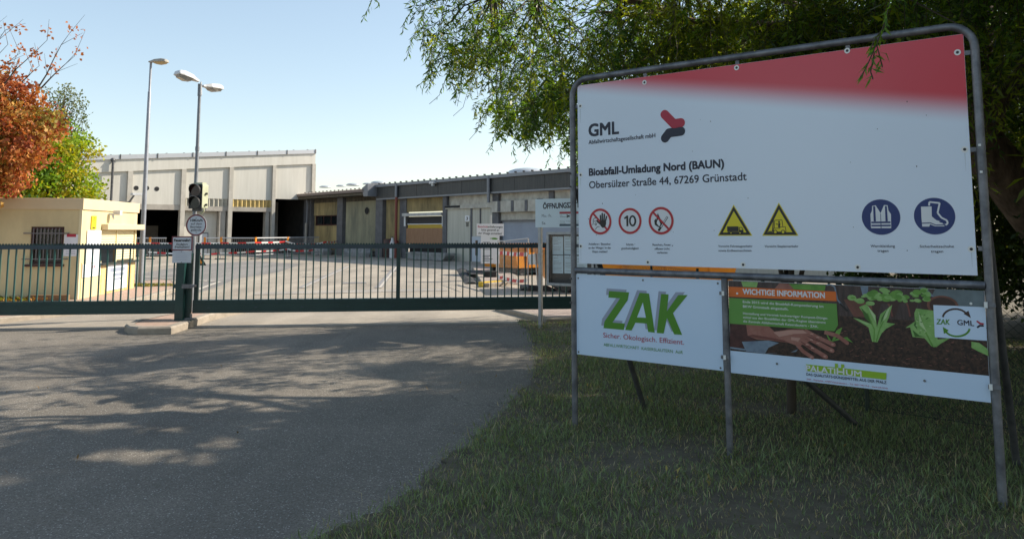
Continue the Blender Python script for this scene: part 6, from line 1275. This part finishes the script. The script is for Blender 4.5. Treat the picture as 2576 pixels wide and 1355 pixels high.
def broad_tree(name, label, base, hgt, crown_c, crown_r, cols, nclump, per, lsize, lm, seed, group=None, trunk_r=.14, bare=0, squash=.25, droop=0.0, clip=None, bark=None):
    rg = np.random.default_rng(seed); rp_ = random.Random(seed); t_ = thing(name, label, 'tree', base, group); mb = MB(); b = Vector(base); cc = np.array(crown_c); cr = np.array(crown_r)
    topc = Vector(crown_c); stem = curve_pts(b + Vector((0, 0, -.1)), topc + Vector((0, 0, crown_r[2] * .6)), 0, 6, .05, rp_); mb.tube(stem, [trunk_r * (1 - .14 * i) for i in range(7)], bark or M_bark, n=10)
    V = []; C_ = []; tw = MB(); k = 0
    while k < nclump:
        d_ = rg.normal(size=3); d_ /= np.linalg.norm(d_); c_ = cc + d_ * cr * rg.uniform(.35, 1.0) ** .5 * rg.uniform(.8, 1.06)
        if clip is not None and not clip(c_): k += .2; continue
        k += 1
        s_ = np.array(stem[int(rg.integers(2, 6))]); tw.tube(curve_pts(tuple(s_), tuple(c_), .25, 3, .12, rp_), [.03, .02, .012, .006], M_twig, n=4, caps=False)
        base_c = np.array(cols[int(rg.integers(len(cols)))]); n_ = int(per * rg.uniform(.6, 1.3)); off = rg.normal(size=(n_, 3)); off = unit(off) * (rg.uniform(0, 1, (n_, 1)) ** .45) * np.array([1, 1, .75]) * min(cr) * squash
        P = c_ + off; P[:, 2] -= droop * rg.uniform(0, 1, n_)
        D = unit(rg.normal(size=(n_, 3)) + np.array([0, 0, -.5])); S_ = unit(np.cross(D, rg.normal(size=(n_, 3)))); LL = lsize * rg.uniform(.7, 1.3, n_)
        V.append(leaf_quads(P, D, S_, LL, LL * rg.uniform(.6, .85, n_), rg.uniform(-.5, .8, n_))); C_.append(base_c * rg.uniform(.65, 1.35, (n_, 1)))
    for i in range(bare):                              # leafless shoots above the crown
        a_ = Vector(cc + np.array([rg.uniform(-.5, .7), rg.uniform(-.5, .5), rg.uniform(.2, .8)]) * cr); e_ = a_ + Vector((rg.uniform(-.1, 1.3), rg.uniform(-.3, .3), rg.uniform(.4, 1.5))); C2 = curve_pts(a_, e_, .1, 4, .12, rp_); tw.tube(C2, [.02, .015, .011, .007, .004], M_twig, n=4, caps=False)
        for q_ in C2[1:]:
            e2 = q_ + Vector((rg.uniform(-.3, .5), rg.uniform(-.3, .3), rg.uniform(.1, .6))); tw.tube([q_, e2], [.007, .003], M_twig, n=3, caps=False)
            n_ = int(rg.integers(0, 15))
            if n_: P = np.array(q_.lerp(e2, rg.random())) + rg.normal(size=(n_, 3)) * .07; D = unit(rg.normal(size=(n_, 3))); S_ = unit(np.cross(D, rg.normal(size=(n_, 3)))); LL = lsize * rg.uniform(.6, 1.1, n_); V.append(leaf_quads(P, D, S_, LL, LL * .7, rg.uniform(-.5, .8, n_))); C_.append(np.array(cols[0]) * rg.uniform(.7, 1.2, (n_, 1)))
    mb.build('trunk', t_); V = np.concatenate(V); quads_obj('crown', V, np.concatenate(C_), lm, t_, tw, origin=tuple(cc)); return t_
reds = [(.44, .16, .045), (.38, .12, .035), (.48, .23, .06), (.31, .085, .035), (.42, .25, .06), (.28, .22, .04), (.50, .20, .07)]
def pclip(f): 
    def g(c_): px, py, _ = project(c_); return f(px, py)
    return g
broad_tree('maple_tree', 'maple with rust red autumn leaves at the left edge before the kiosk', (-13.3, 17.2, 0), 6, (-12.4, 17.2, 3.75), (2.3, 1.6, 1.75), reds, 300, 90, .10, M_mleaf, 5, bare=11, squash=.24, clip=pclip(lambda x, y: y < 400 + max(0, 70 - x) * 2.4 and x < 140 and (y > 205 or x < 40 - (205 - y) * .3)))
broad_tree('maple_tree', 'green and yellow tinged maple growing behind the kiosk', (-16.2, 27.5, 0), 6, (-17.0, 27.5, 3.3), (2.05, 1.8, 2.85), [(.28, .35, .02), (.20, .31, .02), (.36, .37, .025), (.15, .26, .02), (.40, .33, .03)], 300, 80, .13, M_gleaf, 6, squash=.30)
broad_tree('birch_tree', 'thin drooping grey green birch rising behind the green maple', (-19.6, 33, 0), 8, (-19.5, 33, 5.9), (1.15, 1.2, 2.5), [(.13, .16, .06), (.10, .13, .05), (.17, .18, .07)], 95, 42, .10, M_gleaf, 8, squash=.30, droop=.7)
broad_tree('green_bush', 'dark green bush low behind the kiosk roof at the left', (-17.6, 25, 0), 3, (-17.4, 25, 1.9), (2.4, 1.2, 1.5), [(.05, .12, .02), (.08, .15, .02)], 90, 70, .13, M_gleaf, 9, trunk_r=.08, squash=.35)
darkg = [(.04, .075, .018), (.055, .095, .02), (.03, .06, .015), (.08, .11, .02)]
for k, (b, c_, r_, nc) in enumerate((((7.6, 8.2, 0), (7.6, 8.4, 1.5), (1.9, 1.3, 1.5), 120), ((9.4, 11.2, 0), (9.2, 11.3, 2.0), (2.2, 1.6, 2.0), 120), ((6.3, 11.6, 0), (6.2, 11.8, 1.5), (1.5, 1.2, 1.4), 90), ((6.9, 6.1, 0), (7.2, 6.2, 1.4), (1.3, 1.1, 1.3), 80), ((12.0, 14.5, 0), (12.2, 14.6, 2.9), (4.6, 1.8, 3.2), 420), ((11.0, 13.4, 0), (11.2, 13.4, 1.15), (4.2, 1.4, 1.25), 320), ((13.2, 10.2, 0), (12.6, 10.3, 1.8), (2.6, 1.7, 1.9), 150))):
    broad_tree('evergreen_bush', ('dense dark bush behind the chain link fence by the willow trunk', 'tall dark bush right of the willow trunk at the picture edge', 'dark bush behind the upper board panel', 'dark bush nearest the right billboard post', 'broad dark bush filling the gap behind the tall bush', 'low wide hedge on the ground beyond the chain link fence', 'low dark bush beyond the fence corner')[k], b, 3, c_, r_, darkg, nc, 75, .085, M_gleaf, 31 + k, trunk_r=.05, squash=.36)
broad_tree('young_tree', 'thin stemmed young tree growing straight behind the poster board', (2.52, 7.12, 0), 3, (2.75, 7.4, 2.5), (.55, .5, .6), darkg, 26, 45, .075, M_gleaf, 44, bark=M_twig, trunk_r=.045, squash=.4, clip=pclip(lambda x, y: 1560 < x < 2380 and 200 < y < 800))
# trees beyond the right edge of the picture that shade the verge and the road
for k, (b, c_, r_) in enumerate((((14.5, 9.5, 0), (14.0, 9.3, 6.5), (4.6, 4.2, 4.0)), ((13.0, 3.5, 0), (12.6, 3.4, 5.6), (4.2, 3.8, 3.6)), ((9.5, -1.5, 0), (9.6, -1.6, 5.4), (3.6, 3.2, 3.4)))):
    broad_tree('roadside_tree', ('tall tree right of the willow beyond the picture edge', 'spreading tree right of the verge beyond the picture edge', 'rounded tree by the road beside the viewer')[k], b, 8, c_, r_, darkg, 150, 85, .17, M_gleaf, 61 + k, trunk_r=.24, squash=.30)

for k, (x, y) in enumerate(((-17, -17), (6.5, -15), (-25, -5))):  # unseen trees added to hold sky light off the billboard
    broad_tree('sky_screen_tree', 'unseen tree added behind the viewer to dim the sky light, ' + ('in the middle of the row', 'at the right end of the row', 'at the left end of the row')[k], (x, y, 0), 10, (x, y, 5.6), (4.0, 3.4, 4.6), darkg, 110, 60, .36, M_gleaf, 71 + k, group='unseen trees added behind the viewer', trunk_r=.22, squash=.30)
# ------------------------------------------------------------------ grass on the verge
NB_ = 125000
gx = RG.uniform(-2.6, 7.5, NB_ * 3); gy = RG.uniform(3.4, 14.6, NB_ * 3); keep = RG.random(NB_ * 3) < np.clip(1.25 - gy / 14, .25, 1)
gx, gy = gx[keep], gy[keep]
vp = np.array(VERGE); ins = np.zeros(len(gx), bool); jx = gx + RG.normal(size=len(gx)) * .075; jy = gy + RG.normal(size=len(gx)) * .06
for i in range(len(vp)):
    x1, y1 = vp[i]; x2, y2 = vp[i - 1]; cr_ = ((y1 > jy) != (y2 > jy)) & (jx < (x2 - x1) * (jy - y1) / (y2 - y1 + 1e-12) + x1); ins ^= cr_
X, Y, F = project(np.stack([gx, gy, gy * 0], 1)); ins &= (X > 700) & (X < 2750) & (Y < 1500)
gx, gy = gx[ins][:NB_], gy[ins][:NB_]; n_ = len(gx)
pat = np.sin(gx * 2.1 + np.sin(gy * 1.7) * 1.6) * np.sin(gy * 2.6 + 1.3 + np.sin(gx * 1.3)) + RG.normal(size=n_) * .35
bare_ = RG.random(n_) < np.where(pat < -.45, .82, .08); gx, gy, pat = gx[~bare_], gy[~bare_], pat[~bare_]; n_ = len(gx)
hg = RG.uniform(.022, .070, n_) * (1 + .5 * np.clip(pat, -.5, 1)); tall = RG.random(n_) < .035; hg[tall] *= RG.uniform(1.5, 2.6, tall.sum())
a2 = RG.uniform(0, 6.28, n_); D = unit(np.stack([np.cos(a2) * .6, np.sin(a2) * .6, np.ones(n_) * RG.uniform(.5, 1.6, n_)], 1)); S_ = unit(np.stack([-np.sin(a2), np.cos(a2), np.zeros(n_)], 1) + RG.normal(size=(n_, 3)) * .3)
P = np.stack([gx, gy, np.full(n_, .008)], 1); W_ = RG.uniform(.003, .0062, n_) * (1 + gy / 16)
V = leaf_quads(P, D, S_, hg, W_, RG.uniform(-.3, .9, n_))
dry = RG.random(n_) < np.clip(.26 - .25 * pat, .06, .8)
cg = np.where(dry[:, None], np.array([(.44, .36, .21)]), np.array([(.22, .28, .125)])) * RG.uniform(.55, 1.4, (n_, 1))
go = quads_obj('grass', V, cg, M_grass, None, origin=(2, 7, 0)); tag(go, kind='stuff'); print('blades', n_)
# weeds under the kiosk wall and round the lamp foot
def weeds(name, pts, n, z, h, cols, seed):
    rg = np.random.default_rng(seed); P = np.array([[a[0] + (b[0] - a[0]) * t_ + rg.normal() * .08, a[1] + (b[1] - a[1]) * t_ + rg.normal() * .12, z] for a, b in pts for t_ in rg.random(n)]); m_ = len(P); a2 = rg.uniform(0, 6.28, m_)
    D = unit(np.stack([np.cos(a2), np.sin(a2), rg.uniform(.4, 1.5, m_)], 1)); S_ = unit(np.stack([-np.sin(a2), np.cos(a2), np.zeros(m_)], 1)); LL = rg.uniform(.4, 1, m_) * h
    V = leaf_quads(P, D, S_, LL, LL * (.06 if 'tuft' in name else .35), rg.uniform(-.2, .6, m_)); o = quads_obj(name, V, np.array(cols)[rg.integers(len(cols), size=m_)] * rg.uniform(.7, 1.3, (m_, 1)), M_grass, None, origin=tuple(P[0])); return tag(o, kind='stuff')
kf = lambda s_, b: tuple(KF.pt(s_, 0, b).xy)
weeds('weeds', [(kf(-4.4, -.25), kf(-.75, -.25))], 900, .10, .16, [(.18, .24, .03), (.26, .28, .05), (.30, .16, .05)], 1)
weeds('weeds', [((P1.x - .3, P1.y - .1), (P1.x + 1.1, P1.y - .2)), ((P1.x - .3, P1.y - .25), (P1.x + .6, P1.y - .3))], 500, .10, .12, [(.22, .22, .06), (.28, .25, .08)], 2)
weeds('fallen_leaves', [(kf(-1.6, -.4), kf(-.5, -.3))], 60, .11, .12, [(.40, .15, .04), (.35, .22, .06)], 3)
pb_ = [BB.pt(SL, 0).xy, BB.pt(SMID, 0).xy, BB.pt(SR, 0).xy, NB.pt(0, 0).xy, NB.pt(sr, 0).xy]
weeds('grass_tufts', [((q_.x - .10, q_.y - .06), (q_.x + .10, q_.y + .04)) for q_ in pb_], 90, .01, .17, [(.20, .26, .11), (.24, .28, .12), (.40, .33, .18)], 14)
weeds('fallen_leaves', [((-.6, 6.5), (1.5, 5)), ((.6, 8.5), (2.6, 5.6))], 40, .03, .06, [(.38, .26, .08), (.25, .16, .07), (.42, .34, .10)], 9)
weeds('fallen_leaves', [((-7, 6), (-1.5, 11.5)), ((-4, 4.6), (0, 9))], 14, .006, .055, [(.34, .20, .07), (.22, .13, .05)], 6)
